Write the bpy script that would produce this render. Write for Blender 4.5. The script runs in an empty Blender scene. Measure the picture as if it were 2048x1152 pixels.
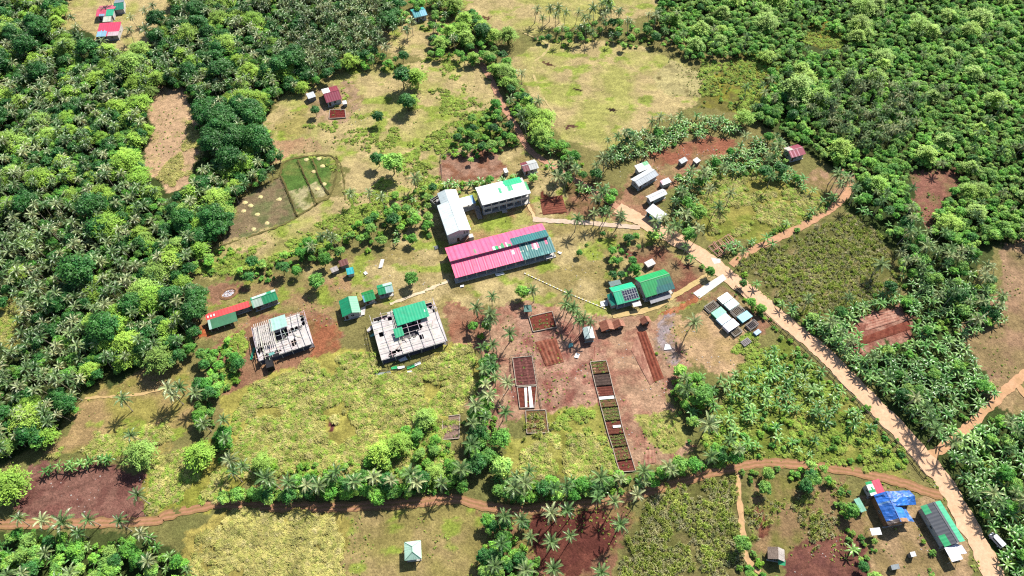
import bpy, math, random
import numpy as np
from mathutils import Vector, Matrix, noise as mnoise

# ------------------------------------------------------------------ camera, sky, sun, exposure
S = bpy.context.scene
R = math.radians
PITCH, CAM_H, TANH = R(55.0), 220.0, 0.75
SUN_AZ, SUN_EL = R(34.0), R(47.0)          # azimuth measured from +Y towards +X
cam_d = bpy.data.cameras.new("camera"); cam = bpy.data.objects.new("camera", cam_d)
S.collection.objects.link(cam); S.camera = cam
cam.location = (0, 0, CAM_H); cam.rotation_euler = (math.pi / 2 - PITCH, 0, 0)
cam_d.sensor_width = 36.0; cam_d.lens = 18.0 / TANH; cam_d.clip_start = 1.0; cam_d.clip_end = 6000.0

W = bpy.data.worlds.new("World"); S.world = W; W.use_nodes = True
wn = W.node_tree; sky = wn.nodes.new("ShaderNodeTexSky"); sky.sky_type = 'NISHITA'
sky.sun_disc = False; sky.sun_elevation = SUN_EL; sky.sun_rotation = SUN_AZ
wn.links.new(sky.outputs[0], wn.nodes["Background"].inputs[0]); wn.nodes["Background"].inputs[1].default_value = 0.075
sun_d = bpy.data.lights.new("sun", 'SUN'); sun = bpy.data.objects.new("sun", sun_d); S.collection.objects.link(sun)
sun_d.energy = 5.0; sun_d.angle = R(0.5); sun_d.color = (1.0, 0.95, 0.87)
sdir = Vector((math.sin(SUN_AZ) * math.cos(SUN_EL), math.cos(SUN_AZ) * math.cos(SUN_EL), math.sin(SUN_EL)))
sun.rotation_euler = sdir.to_track_quat('Z', 'Y').to_euler(); sun.location = sdir * 400
S.view_settings.view_transform = 'Standard'; S.view_settings.look = 'None'
S.view_settings.gamma = 1.0; S.view_settings.use_curve_mapping = False
S.view_settings.exposure = 1.4
S.render.engine = 'CYCLES'
S.cycles.max_bounces = 5; S.cycles.diffuse_bounces = 2; S.cycles.glossy_bounces = 2
S.cycles.transmission_bounces = 3; S.cycles.transparent_max_bounces = 4; S.cycles.use_denoising = False
S.cycles.caustics_reflective = False; S.cycles.caustics_refractive = False; S.cycles.sample_clamp_indirect = 4.0
S.cycles.filter_width = 1.2

# ------------------------------------------------------------------ helpers
rng = random.Random(7)
FPX = 1024 / TANH
sP, cP = math.sin(PITCH), math.cos(PITCH)
def gp(px, py, h=0.0):
    """photo pixel (2048 wide) -> world point at height h"""
    v = -(py - 576) / FPX; x = (px - 1024) / FPX
    z = (CAM_H - h) / (sP - v * cP)
    return Vector((x * z, z * (cP + v * sP), h))
def gpoly(pts, h=0.0): return [gp(x, y, h).to_2d() for x, y in pts]
def inpoly(X, Y, poly):
    """vectorised even-odd test"""
    X = np.asarray(X); Y = np.asarray(Y); r = np.zeros(X.shape, bool); n = len(poly)
    for i in range(n):
        x1, y1 = poly[i]; x2, y2 = poly[(i + 1) % n]
        if y1 == y2: continue
        c = ((y1 > Y) != (y2 > Y)) & (X < (x2 - x1) * (Y - y1) / (y2 - y1) + x1)
        r ^= c
    return r
def vnoise(X, Y, scale, seed):
    """smooth value noise 0..1"""
    g = np.random.RandomState(seed).rand(256, 256)
    x = np.asarray(X) / scale + 1000.3; y = np.asarray(Y) / scale + 1000.7
    xi = np.floor(x).astype(int); yi = np.floor(y).astype(int); fx = x - xi; fy = y - yi
    fx = fx * fx * (3 - 2 * fx); fy = fy * fy * (3 - 2 * fy)
    a = g[xi % 256, yi % 256]; b = g[(xi + 1) % 256, yi % 256]; c = g[xi % 256, (yi + 1) % 256]; d = g[(xi + 1) % 256, (yi + 1) % 256]
    return (a * (1 - fx) + b * fx) * (1 - fy) + (c * (1 - fx) + d * fx) * fy
def fbm(X, Y, scale, seed, o=4):
    t = 0; a = 1; s = 0
    for k in range(o):
        t = t + a * vnoise(X, Y, scale / 2 ** k, seed + k * 17); s += a; a *= .55
    return t / s
def lin(c): c /= 255.0; return c / 12.92 if c <= .04045 else ((c + .055) / 1.055) ** 2.4
KS = .66                                   # real surfaces reflect less than a sunlit picture of them shows
def C(r, g, b, k=1.0):
    k = k * KS if k < 1 else k
    return (lin(r) * k, lin(g) * k, lin(b) * k)

def tag(o, label=None, cat=None, group=None, kind=None):
    if label: o['label'] = label
    if cat: o['category'] = cat
    if group: o['group'] = group
    if kind: o['kind'] = kind
    return o
def thing(name, label, cat, loc=(0, 0, 0), rz=0.0, group=None):
    o = bpy.data.objects.new(name, None); S.collection.objects.link(o)
    o.location = loc; o.rotation_euler = (0, 0, rz); o.empty_display_size = 0.5
    return tag(o, label, cat, group)

class MB:
    """collects faces with a colour each; build() links them as ONE mesh object"""
    def __init__(s, col=(.5, .5, .5)): s.v = []; s.f = []; s.c = []; s.m = []; s.col = col; s.mi = 0
    def add(s, vs, fs, col=None):
        n = len(s.v); s.v.extend([tuple(p) for p in vs])
        for f in fs: s.f.append([i + n for i in f]); s.c.append(col or s.col); s.m.append(s.mi)
    def quad(s, a, b, c, d, col=None): s.add([a, b, c, d], [(0, 1, 2, 3)], col)
    def box(s, x0, y0, z0, x1, y1, z1, col=None):
        s.add([(x0, y0, z0), (x1, y0, z0), (x1, y1, z0), (x0, y1, z0), (x0, y0, z1), (x1, y0, z1), (x1, y1, z1), (x0, y1, z1)],
              [(3, 2, 1, 0), (4, 5, 6, 7), (0, 1, 5, 4), (1, 2, 6, 5), (2, 3, 7, 6), (3, 0, 4, 7)], col)
    def bar(s, a, b, w, h=None, col=None):
        a = Vector(a); b = Vector(b); h = h or w; d = (b - a)
        if d.length < 1e-6: return
        d.normalize(); u = Vector((0, 0, 1)) if abs(d.z) < .95 else Vector((1, 0, 0))
        r = d.cross(u).normalized(); u = r.cross(d).normalized(); r *= w / 2; u *= h / 2
        s.add([a - r - u, a + r - u, a + r + u, a - r + u, b - r - u, b + r - u, b + r + u, b - r + u],
              [(3, 2, 1, 0), (4, 5, 6, 7), (0, 1, 5, 4), (1, 2, 6, 5), (2, 3, 7, 6), (3, 0, 4, 7)], col)
    def tube(s, pts, rad, n=6, col=None, cap=True):
        pts = [Vector(p) for p in pts]; rings = []
        for i, p in enumerate(pts):
            d = (pts[min(i + 1, len(pts) - 1)] - pts[max(i - 1, 0)]).normalized()
            u = Vector((0, 0, 1)) if abs(d.z) < .9 else Vector((1, 0, 0))
            a = d.cross(u).normalized(); b = d.cross(a).normalized(); r = rad[i] if hasattr(rad, '__len__') else rad
            rings.append([p + (a * math.cos(k * 2 * math.pi / n) + b * math.sin(k * 2 * math.pi / n)) * r for k in range(n)])
        vs = [q for r_ in rings for q in r_]; fs = []
        for i in range(len(pts) - 1):
            for k in range(n): fs.append((i * n + k, i * n + (k + 1) % n, (i + 1) * n + (k + 1) % n, (i + 1) * n + k))
        if cap: fs.append(tuple(range(n))); fs.append(tuple(range((len(pts) - 1) * n, len(pts) * n)))
        s.add(vs, fs, col)
    def prism(s, poly, z0, z1, col=None):
        n = len(poly); vs = [(p[0], p[1], z0) for p in poly] + [(p[0], p[1], z1) for p in poly]
        s.add(vs, [tuple(range(n - 1, -1, -1)), tuple(range(n, 2 * n))] + [(i, (i + 1) % n, n + (i + 1) % n, n + i) for i in range(n)], col)
    def sheet(s, p00, p10, p11, p01, nx, ny, cf, thick=.05, rib=.0, jag=0.0):
        """a roof sheet: grid of coloured cells with raised ribs; cf(s,t) gives the colour or None for a hole"""
        p00, p10, p11, p01 = map(Vector, (p00, p10, p11, p01)); nrm = (p10 - p00).cross(p01 - p00).normalized()
        P = {}
        vs = []
        for i in range(nx + 1):
            for j in range(ny + 1):
                a = i / nx; b = j / ny
                p = (p00 * (1 - a) + p10 * a) * (1 - b) + (p01 * (1 - a) + p11 * a) * b
                vs.append(p + nrm * (thick + (rib if i % 2 else 0) + (mnoise.noise(p * .9) + .6 * mnoise.noise(p * 2.3)) * jag))
        n = len(vs); vs += [p - nrm * thick for p in vs]; I = lambda i, j: i * (ny + 1) + j
        filled = {}
        for i in range(nx):
            for j in range(ny):
                c = cf((i + .5) / nx, (j + .5) / ny)
                if c: filled[i, j] = c
        fs = []; cs = []
        for (i, j), c in filled.items():
            a, b, d, e = I(i, j), I(i + 1, j), I(i + 1, j + 1), I(i, j + 1)
            fs.append((a, b, d, e)); cs.append(c); fs.append((e + n, d + n, b + n, a + n)); cs.append(c)
            for q, ed in (((i - 1, j), (e, a)), ((i + 1, j), (b, d)), ((i, j - 1), (a, b)), ((i, j + 1), (d, e))):
                if q not in filled: fs.append((ed[1], ed[0], ed[0] + n, ed[1] + n)); cs.append(c)
        k = len(s.v); s.v.extend(tuple(p) for p in vs)
        for f, c in zip(fs, cs): s.f.append([x + k for x in f]); s.c.append(c); s.m.append(s.mi)
    def mesh(s, name, mats):
        me = bpy.data.meshes.new(name); nv = len(s.v); nf = len(s.f)
        me.vertices.add(nv); me.vertices.foreach_set('co', np.array(s.v, np.float32).ravel())
        lt = np.array([len(f) for f in s.f], np.int32); ls = np.concatenate([[0], np.cumsum(lt)[:-1]]).astype(np.int32)
        me.loops.add(int(lt.sum())); me.loops.foreach_set('vertex_index', np.concatenate([np.array(f, np.int32) for f in s.f]))
        me.polygons.add(nf); me.polygons.foreach_set('loop_start', ls); me.polygons.foreach_set('loop_total', lt)
        me.polygons.foreach_set('material_index', np.array(s.m, np.int32))
        for m in (mats if isinstance(mats, (list, tuple)) else [mats]): me.materials.append(m)
        ca = me.color_attributes.new('Col', 'FLOAT_COLOR', 'CORNER')
        cols = np.repeat(np.array([(c[0], c[1], c[2], 1.0) for c in s.c], np.float32), lt, axis=0)
        ca.data.foreach_set('color', cols.ravel())
        me.polygons.foreach_set('use_smooth', np.zeros(nf, bool))
        me.update(calc_edges=True); me.validate()
        return me
    def build(s, name, mat, parent=None, label=None):
        o = bpy.data.objects.new(name, s.mesh(name, mat)); S.collection.objects.link(o)
        if parent: o.parent = parent
        if label: o['label'] = label
        return o

# ------------------------------------------------------------------ materials
def nt(name):
    m = bpy.data.materials.new(name); m.use_nodes = True
    return m, m.node_tree.nodes, m.node_tree.links, m.node_tree.nodes['Principled BSDF']
def N(nodes, t, **kw):
    n = nodes.new(t)
    for k, v in kw.items():
        if k in n.inputs: n.inputs[k].default_value = v
        else: setattr(n, k, v)
    return n
def mulnoise(nodes, links, colsock, scale, lo, hi, coords='Object', detail=4, rough=.6):
    tc = N(nodes, 'ShaderNodeTexCoord') if coords != 'World' else N(nodes, 'ShaderNodeNewGeometry')
    out = tc.outputs[coords] if coords != 'World' else tc.outputs['Position']
    nz = N(nodes, 'ShaderNodeTexNoise', Scale=scale, Detail=detail, Roughness=rough); links.new(out, nz.inputs['Vector'])
    mr = N(nodes, 'ShaderNodeMapRange'); mr.inputs[1].default_value = .3; mr.inputs[2].default_value = .7
    mr.inputs[3].default_value = lo; mr.inputs[4].default_value = hi; links.new(nz.outputs[0], mr.inputs[0])
    mx = N(nodes, 'ShaderNodeVectorMath', operation='SCALE'); links.new(colsock, mx.inputs[0]); links.new(mr.outputs[0], mx.inputs[3])
    return mx.outputs[0]
def col_mat(name, rough=.6, scale=1.5, lo=.75, hi=1.15, spec=.4, metallic=0.0, stretch=None, bump=0.0):
    """surface whose base colour is the face's own paint, weathered by noise"""
    m, n, l, b = nt(name)
    at = N(n, 'ShaderNodeAttribute', attribute_name='Col')
    s = mulnoise(n, l, at.outputs['Color'], scale, lo, hi)
    s = mulnoise(n, l, s, scale * 6, .9, 1.07)
    l.new(s, b.inputs['Base Color']); b.inputs['Roughness'].default_value = rough
    b.inputs['Specular IOR Level'].default_value = spec; b.inputs['Metallic'].default_value = metallic
    if bump:
        nz = N(n, 'ShaderNodeTexNoise', Scale=scale * 8, Detail=3.0); bp = N(n, 'ShaderNodeBump', Strength=bump, Distance=.05)
        l.new(nz.outputs[0], bp.inputs['Height']); l.new(bp.outputs[0], b.inputs['Normal'])
    return m
M_METAL = col_mat('painted_roof_metal', .55, .5, .86, 1.14, .35)
_m = M_METAL.node_tree; _n, _l = _m.nodes, _m.links          # rust creeping along the sheets
_b = _n['Principled BSDF']; _src = _b.inputs['Base Color'].links[0].from_socket
_tc = N(_n, 'ShaderNodeTexCoord'); _nz = N(_n, 'ShaderNodeTexNoise', Scale=.8, Detail=7.0, Roughness=.75); _l.new(_tc.outputs['Object'], _nz.inputs['Vector'])
_mr = N(_n, 'ShaderNodeMapRange'); _mr.inputs[1].default_value = .56; _mr.inputs[2].default_value = .74; _mr.inputs[3].default_value = 0; _mr.inputs[4].default_value = .28; _l.new(_nz.outputs[0], _mr.inputs[0])
_mx = N(_n, 'ShaderNodeMix', data_type='RGBA'); _l.new(_mr.outputs[0], _mx.inputs['Factor']); _l.new(_src, _mx.inputs[6]); _mx.inputs[7].default_value = (*C(150, 112, 90, .6), 1); _l.new(_mx.outputs[2], _b.inputs['Base Color'])
M_WALL = col_mat('wall_paint', .8, .6, .8, 1.1, .2)
M_WOOD = col_mat('weathered_wood', .85, 2.0, .65, 1.2, .15)
M_CLOTH = col_mat('tarpaulin', .5, 1.2, .7, 1.2, .4, bump=.6)
M_THATCH = col_mat('thatch', .95, 3.0, .6, 1.25, .05, bump=.8)
M_SOIL = col_mat('tilled_soil', .95, 1.2, .65, 1.25, .05, bump=.8)
M_CONC = col_mat('concrete', .85, .7, .8, 1.1, .2)
M_GLASS, _n, _l, _b = nt('dark_glass'); _b.inputs['Base Color'].default_value = (.03, .035, .04, 1); _b.inputs['Roughness'].default_value = .12
M_PANEL, _n, _l, _b = nt('solar_cell'); _b.inputs['Base Color'].default_value = (.012, .014, .03, 1); _b.inputs['Roughness'].default_value = .25
def leaf_mat(name, cols, transl=.3, rough=.5, spec=.35, pscale=.06, jit=.35):
    m, n, l, b = nt(name)
    oi = N(n, 'ShaderNodeObjectInfo'); rp = N(n, 'ShaderNodeValToRGB'); l.new(oi.outputs['Random'], rp.inputs[0])
    el = rp.color_ramp.elements
    while len(el) < len(cols): el.new(.5)
    for i, c in enumerate(cols): el[i].position = i / (len(cols) - 1); el[i].color = (*c, 1)
    at = N(n, 'ShaderNodeAttribute', attribute_name='Col')
    mm = N(n, 'ShaderNodeVectorMath', operation='MULTIPLY'); l.new(rp.outputs[0], mm.inputs[0]); l.new(at.outputs['Color'], mm.inputs[1])
    s = mulnoise(n, l, mm.outputs[0], pscale, 1 - jit, 1 + jit, 'World')
    s = mulnoise(n, l, s, .9, .8, 1.2, 'World', 2)
    l.new(s, b.inputs['Base Color']); b.inputs['Roughness'].default_value = rough; b.inputs['Specular IOR Level'].default_value = spec
    if transl > 0:
        tr = N(n, 'ShaderNodeBsdfTranslucent'); mx = N(n, 'ShaderNodeMixShader'); mx.inputs[0].default_value = transl
        l.new(s, tr.inputs[0]); l.new(b.outputs[0], mx.inputs[1]); l.new(tr.outputs[0], mx.inputs[2])
        l.new(mx.outputs[0], n['Material Output'].inputs[0])
    return m
L_PALM = leaf_mat('palm_frond_leaf', [C(66, 100, 52), C(92, 118, 68), C(138, 148, 104)], .22, .42, .45)
L_BROAD = leaf_mat('broad_leaf', [C(72, 128, 48), C(92, 144, 56), C(116, 154, 68), C(64, 114, 52)], .33, .6, .2)
L_BRIGHT = leaf_mat('bright_broad_leaf', [C(94, 152, 56), C(118, 166, 64), C(136, 170, 82), C(84, 138, 56)], .3, .6, .2)
L_DARK = leaf_mat('dark_broad_leaf', [C(44, 92, 38), C(58, 106, 46)], .25, .5, .25)
L_BAMBOO = leaf_mat('bamboo_leaf', [C(118, 156, 58), C(138, 168, 66), C(124, 154, 74)], .3, .6, .2)
L_BANANA = leaf_mat('banana_leaf', [C(64, 108, 46), C(86, 128, 56), C(116, 146, 78)], .3, .4, .45)
L_SHRUB = leaf_mat('shrub_leaf', [C(104, 152, 48), C(126, 162, 56), C(88, 136, 52), C(138, 162, 70)], .3, .6, .2)
L_GRASS = leaf_mat('tall_grass_blade', [C(146, 144, 82), C(166, 158, 96), C(136, 140, 72), C(168, 158, 108)], .22, .75, .1, .16, .32)
L_LIME = leaf_mat('lime_grass_blade', [C(116, 146, 56), C(138, 156, 68), C(126, 142, 66)], .25, .75, .1, .16, .32)
L_STRAW = leaf_mat('straw_grass_blade', [C(156, 150, 88), C(168, 158, 100), C(146, 146, 78)], .22, .75, .1, .16, .3)
L_CROP = leaf_mat('crop_leaf', [C(146, 148, 100), C(174, 168, 124), C(128, 138, 88), C(190, 180, 146)], .3, .6, .2, .08, .25)
L_WEED = leaf_mat('weed_leaf', [C(128, 150, 62), C(146, 158, 72), C(152, 154, 88)], .3, .6, .2)
L_LIMEWOOD = leaf_mat('lime_wood_leaf', [C(92, 148, 56), C(116, 162, 66), C(138, 168, 86), C(100, 144, 70)], .3, .6, .2)
M_BARK = col_mat('palm_bark', .9, 2.0, .75, 1.2, .1)
# ------------------------------------------------------------------ ground: one sheet, its soils and swards as face paint
GK = .62
def g(r, gg, b): return np.array(C(r, gg, b, GK))
OLIVE, TAN, DRY, LIMEG = g(180, 178, 102), g(200, 180, 128), g(194, 182, 112), g(166, 180, 78)
RED, BROWN, PINK, ORANGE = g(116, 66, 52), g(146, 106, 80), g(178, 140, 118), g(186, 118, 82)
FLOOR, CROPG, GREY, GREENG = g(118, 124, 68), g(122, 122, 68), g(178, 166, 150), g(104, 128, 58)
# (polygon in photo pixels, main, second, share of second, noise size in metres)
ZONES = [
 ([(1005,128),(1080,85),(1190,78),(1290,95),(1350,118),(1420,150),(1460,168),(1400,190),(1385,215),(1300,248),(1230,288),(1190,306),(1130,285),(1085,230),(1045,165)], OLIVE, TAN, .5, 14),
 ([(1340,120),(1430,150),(1470,175),(1400,190),(1330,190),(1300,160)], g(196,184,128), g(110,100,60), .3, 3),
 ([(905,-60),(1330,-60),(1310,15),(1270,40),(1180,45),(1120,60),(1060,66),(990,55),(940,35)], OLIVE, TAN, .55, 12),
 ([(780,40),(830,10),(895,30),(890,80),(850,115),(770,110),(750,70)], TAN, OLIVE, .4, 6),
 ([(115,35),(160,-40),(345,-40),(345,20),(310,45),(302,85),(285,102),(235,100),(190,78),(170,62),(117,55)], TAN, OLIVE, .4, 8),
 ([(525,240),(560,190),(640,155),(700,128),(745,130),(830,125),(900,105),(960,120),(985,165),(1005,235),(965,290),(890,310),(885,380),(800,405),(740,435),(640,470),(560,515),(470,550),(400,556),(365,548),(375,520),(440,485),(470,445),(560,430),(690,390),(690,340),(660,312),(580,322),(545,334),(550,290)], OLIVE, TAN, .55, 13),
 ([(530,280),(640,270),(645,300),(560,320),(545,330)], g(190,152,116), g(186,160,118), .5, 6),
 ([(560,235),(700,160),(720,170),(640,260),(560,280)], g(176,164,98), TAN, .4, 9),
 ([(445,490),(470,408),(560,352),(594,432),(560,452)], g(146,128,98), g(124,128,84), .45, 4),
 ([(560,353),(575,322),(655,312),(672,330),(660,388),(595,428)], g(96,128,60), g(132,140,76), .35, 4),
 ([(572,385),(640,362),(662,386),(598,428)], g(196,186,140), g(130,138,76), .45, 2.5),
 ([(290,205),(318,165),(350,175),(382,195),(392,225),(410,260),(416,290),(405,320),(385,345),(362,376),(333,382),(298,352),(286,300),(305,255)], g(206,172,136), g(184,168,112), .3, 5),
 ([(560,610),(620,520),(700,500),(760,510),(800,470),(870,400),(880,310),(1010,290),(1080,300),(1180,345),(1260,425),(1340,480),(1450,545),(1420,580),(1390,610),(1300,650),(1200,645),(1100,620),(950,610),(900,640),(700,610)], g(168,152,98), TAN, .5, 8),
 ([(880,312),(990,296),(1010,330),(1000,356),(940,362),(885,362)], PINK, g(150,104,80), .5, 4),
 ([(940,420),(1060,400),(1075,440),(1000,470),(940,475)], g(182,148,104), OLIVE, .5, 6),
 ([(1078,392),(1125,388),(1135,425),(1085,430)], RED, g(134,86,70), .4, 3),
 ([(1130,320),(1250,380),(1260,430),(1140,430)], g(160,120,92), g(120,104,66), .5, 5),
 ([(1265,330),(1330,300),(1400,270),(1470,272),(1478,298),(1400,330),(1330,400),(1300,450),(1230,430)], g(176,132,104), g(164,142,100), .5, 6),
 ([(1300,310),(1430,270),(1475,276),(1470,300),(1390,320),(1320,335)], g(166,108,84), g(150,120,84), .4, 5),
 ([(1240,500),(1330,490),(1400,545),(1380,600),(1340,600),(1300,540)], g(146,96,78), g(160,134,98), .5, 6),
 ([(390,690),(400,580),(480,555),(600,560),(700,550),(720,620),(660,660),(480,700),(440,680)], g(174,142,104), g(160,148,92), .5, 7),
 ([(395,570),(470,555),(500,575),(430,610)], g(150,112,86), g(170,130,104), .5, 4),
 ([(420,700),(500,640),(620,620),(690,660),(690,700),(600,750),(470,800),(440,770)], g(160,118,92), g(172,134,102), .5, 6),
 ([(610,640),(680,650),(690,690),(620,720)], g(168,108,78), g(150,130,86), .4, 5),
 ([(450,790),(560,740),(690,690),(740,705),(750,735),(820,735),(900,690),(955,690),(955,790),(920,830),(900,870),(880,940),(780,960),(640,960),(480,965),(450,880)], g(186,178,92), g(160,152,78), .45, 5),
 ([(880,620),(960,610),(990,700),(900,690)], g(160,110,86), g(176,136,108), .5, 5),
 ([(980,620),(1060,600),(1200,640),(1340,630),(1380,720),(1340,790),(1380,900),(1280,935),(1240,950),(1100,820),(960,880),(940,820),(970,720)], g(172,122,102), g(200,162,132), .6, 4),
 ([(1040,640),(1180,640),(1205,720),(1190,810),(1090,820),(1010,810)], g(164,108,94), g(198,156,132), .55, 3.5),
 ([(1050,870),(1060,830),(1200,810),(1245,935),(1150,955),(1020,950),(1000,880)], g(150,150,70), g(178,174,92), .5, 5),
 ([(1340,640),(1430,620),(1500,680),(1500,730),(1440,750),(1370,720)], g(206,172,132), g(188,160,112), .45, 6),
 ([(1270,830),(1350,815),(1375,880),(1310,900)], g(176,176,96), OLIVE, .4, 4),
 ([(1400,600),(1450,570),(1560,640),(1540,670),(1500,680),(1430,640)], g(158,116,92), g(170,150,104), .5, 5),
 ([(1310,630),(1392,586),(1402,597),(1330,640)], ORANGE, g(180,130,94), .4, 3),
 ([(170,790),(330,725),(370,720),(380,770),(400,840),(330,900),(250,900),(90,920),(110,875),(150,840)], g(182,154,108), g(168,158,86), .5, 9),
 ([(20,1040),(60,930),(230,930),(300,950),(300,1030),(180,1050)], g(136,92,82), g(154,112,98), .5, 3),
 ([(290,930),(430,870),(480,960),(460,1010),(380,1015),(300,1035)], g(150,152,66), g(178,170,84), .5, 6),
 ([(370,1060),(450,1012),(690,1020),(700,1200),(360,1200)], g(186,172,94), g(164,152,82), .5, 6),
 ([(690,1015),(960,1005),(970,1200),(690,1200)], g(162,150,90), g(176,156,106), .45, 9),
 ([(960,1015),(1250,1000),(1300,1030),(1230,1100),(1220,1200),(960,1200)], g(150,110,86), g(150,136,82), .5, 6),
 ([(1050,1040),(1090,1020),(1220,1025),(1250,1050),(1210,1110),(1140,1152),(1080,1140)], g(108,62,54), g(120,72,60), .5, 4),
 ([(1240,1090),(1290,1010),(1330,975),(1478,945),(1490,1060),(1500,1200),(1230,1200)], CROPG, g(150,138,92), .4, 4),
 ([(1490,950),(1560,945),(1690,965),(1740,1050),(1720,1110),(1560,1130),(1500,1100)], g(160,132,96), g(136,132,72), .5, 5),
 ([(1498,1020),(1530,1015),(1540,1060),(1505,1075)], g(116,70,58), g(140,96,72), .4, 3),
 ([(1580,1090),(1700,1070),(1735,1110),(1730,1200),(1590,1200)], g(138,92,78), g(120,78,70), .5, 3),
 ([(1720,960),(1880,985),(1930,1060),(1940,1200),(1730,1200),(1740,1080)], g(190,160,122), g(164,142,98), .5, 5),
 ([(1460,525),(1560,480),(1700,420),(1740,450),(1775,480),(1795,540),(1840,575),(1750,630),(1640,660),(1570,610)], CROPG, g(156,140,96), .35, 5),
 ([(1380,400),(1420,345),(1510,335),(1640,395),(1660,420),(1600,455),(1510,490),(1420,480)], g(140,148,66), g(168,160,84), .5, 6),
 ([(1410,880),(1480,740),(1560,680),(1680,780),(1830,950),(1700,940),(1540,920),(1420,935)], g(122,136,58), g(164,160,84), .4, 6),
 ([(1920,650),(2000,590),(2060,560),(2120,560),(2120,760),(2000,790),(1950,720)], g(176,142,112), g(160,138,98), .5, 8),
 ([(2010,480),(2120,460),(2120,600),(2000,600)], g(180,148,116), g(150,134,92), .4, 8),
 ([(1960,780),(2120,720),(2120,860),(2000,815)], g(176,150,110), g(140,134,80), .4, 6),
 ([(1830,345),(1930,330),(1935,350),(1890,400),(1880,450),(1855,460),(1840,430)], g(156,108,92), g(140,120,84), .45, 4),
 ([(1620,340),(1720,350),(1700,400),(1650,385),(1600,355)], g(186,150,120), g(150,134,86), .4, 5),
 ([(1590,70),(1632,30),(1690,55),(1720,90),(1650,100)], g(150,142,60), g(130,128,62), .5, 6),
 ([(1430,150),(1480,95),(1560,110),(1560,180),(1490,225),(1400,215),(1400,180)], g(124,118,62), g(152,150,60), .4, 8),
 ([(-40,590),(40,590),(35,690),(-40,700)], g(170,160,80), OLIVE, .4, 6),
]
ZONES += [([(1141,172),(1150,172),(1166,180),(1158,183),(1146,180)], g(60,40,36), g(80,56,44), .3, 2), ([(1210,216),(1222,213),(1240,223),(1230,224)], g(54,38,34), g(90,66,50), .3, 2), ([(1086,124),(1096,124),(1112,134),(1094,134)], g(88,56,48), g(110,76,56), .4, 2), ([(1136,250),(1148,250),(1150,258),(1138,258)], g(104,70,62), g(90,60,54), .4, 2), ([(955,34),(975,34),(968,42)], g(96,58,48), g(110,70,56), .4, 2)]  # small soil pits; the shade inside them is painted into their dark brown
ZONES += [([(386,662),(405,657),(424,664),(420,676),(396,678)], g(200,112,70), g(186,128,92), .4, 2), ([(652,848),(672,846),(674,868),(654,872)], g(120,64,66), g(140,96,84), .4, 2), ([(1310,640),(1345,640),(1350,735),(1322,730)], g(176,160,160), g(170,140,112), .5, 3)]
ZONES += [([(1680,696),(1700,648),(1738,622),(1795,606),(1832,634),(1826,668),(1722,712)], g(158,104,88), g(190,146,126), .45, 3), ([(612,182),(700,158),(722,212),(700,250),(640,246),(616,214)], g(188,158,126), g(164,146,98), .45, 3)]
LIMEY = {0, 2, 3, 5, 7, 12, 14, 20, 33, 37, 47, 54}
xs = np.concatenate([[-3000, -1500, -800, -500, -400], np.arange(-345, 346, .75), [400, 500, 800, 1500, 3000]])
ys = np.concatenate([[-2500, -1000, -300, -60, 0], np.arange(22, 405, .75), [430, 500, 700, 1200, 3500]])
GX, GY = np.meshgrid(xs, ys, indexing='ij')
rs = np.random.RandomState(3)
wx = GX + (vnoise(GX, GY, 7, 1) - .5) * 5 + (vnoise(GX, GY, 2.2, 2) - .5) * 2.4 + (rs.rand(*GX.shape) - .5) * 1.3
wy = GY + (vnoise(GX, GY, 7, 5) - .5) * 5 + (vnoise(GX, GY, 2.2, 6) - .5) * 2.4 + (rs.rand(*GX.shape) - .5) * 1.3
f0 = fbm(GX, GY, 18, 30)[..., None]
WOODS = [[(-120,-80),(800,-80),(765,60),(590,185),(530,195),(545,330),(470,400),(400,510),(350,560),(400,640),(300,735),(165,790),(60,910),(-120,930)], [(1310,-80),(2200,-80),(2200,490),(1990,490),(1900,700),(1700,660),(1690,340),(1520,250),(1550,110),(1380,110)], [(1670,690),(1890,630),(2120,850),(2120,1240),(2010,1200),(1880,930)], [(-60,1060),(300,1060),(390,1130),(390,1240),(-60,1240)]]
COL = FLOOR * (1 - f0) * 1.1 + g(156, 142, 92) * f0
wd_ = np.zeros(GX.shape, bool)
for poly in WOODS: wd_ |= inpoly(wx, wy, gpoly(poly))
COL[wd_] = (g(64, 84, 40) * (1 - f0) + g(92, 100, 56) * f0)[wd_]
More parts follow.
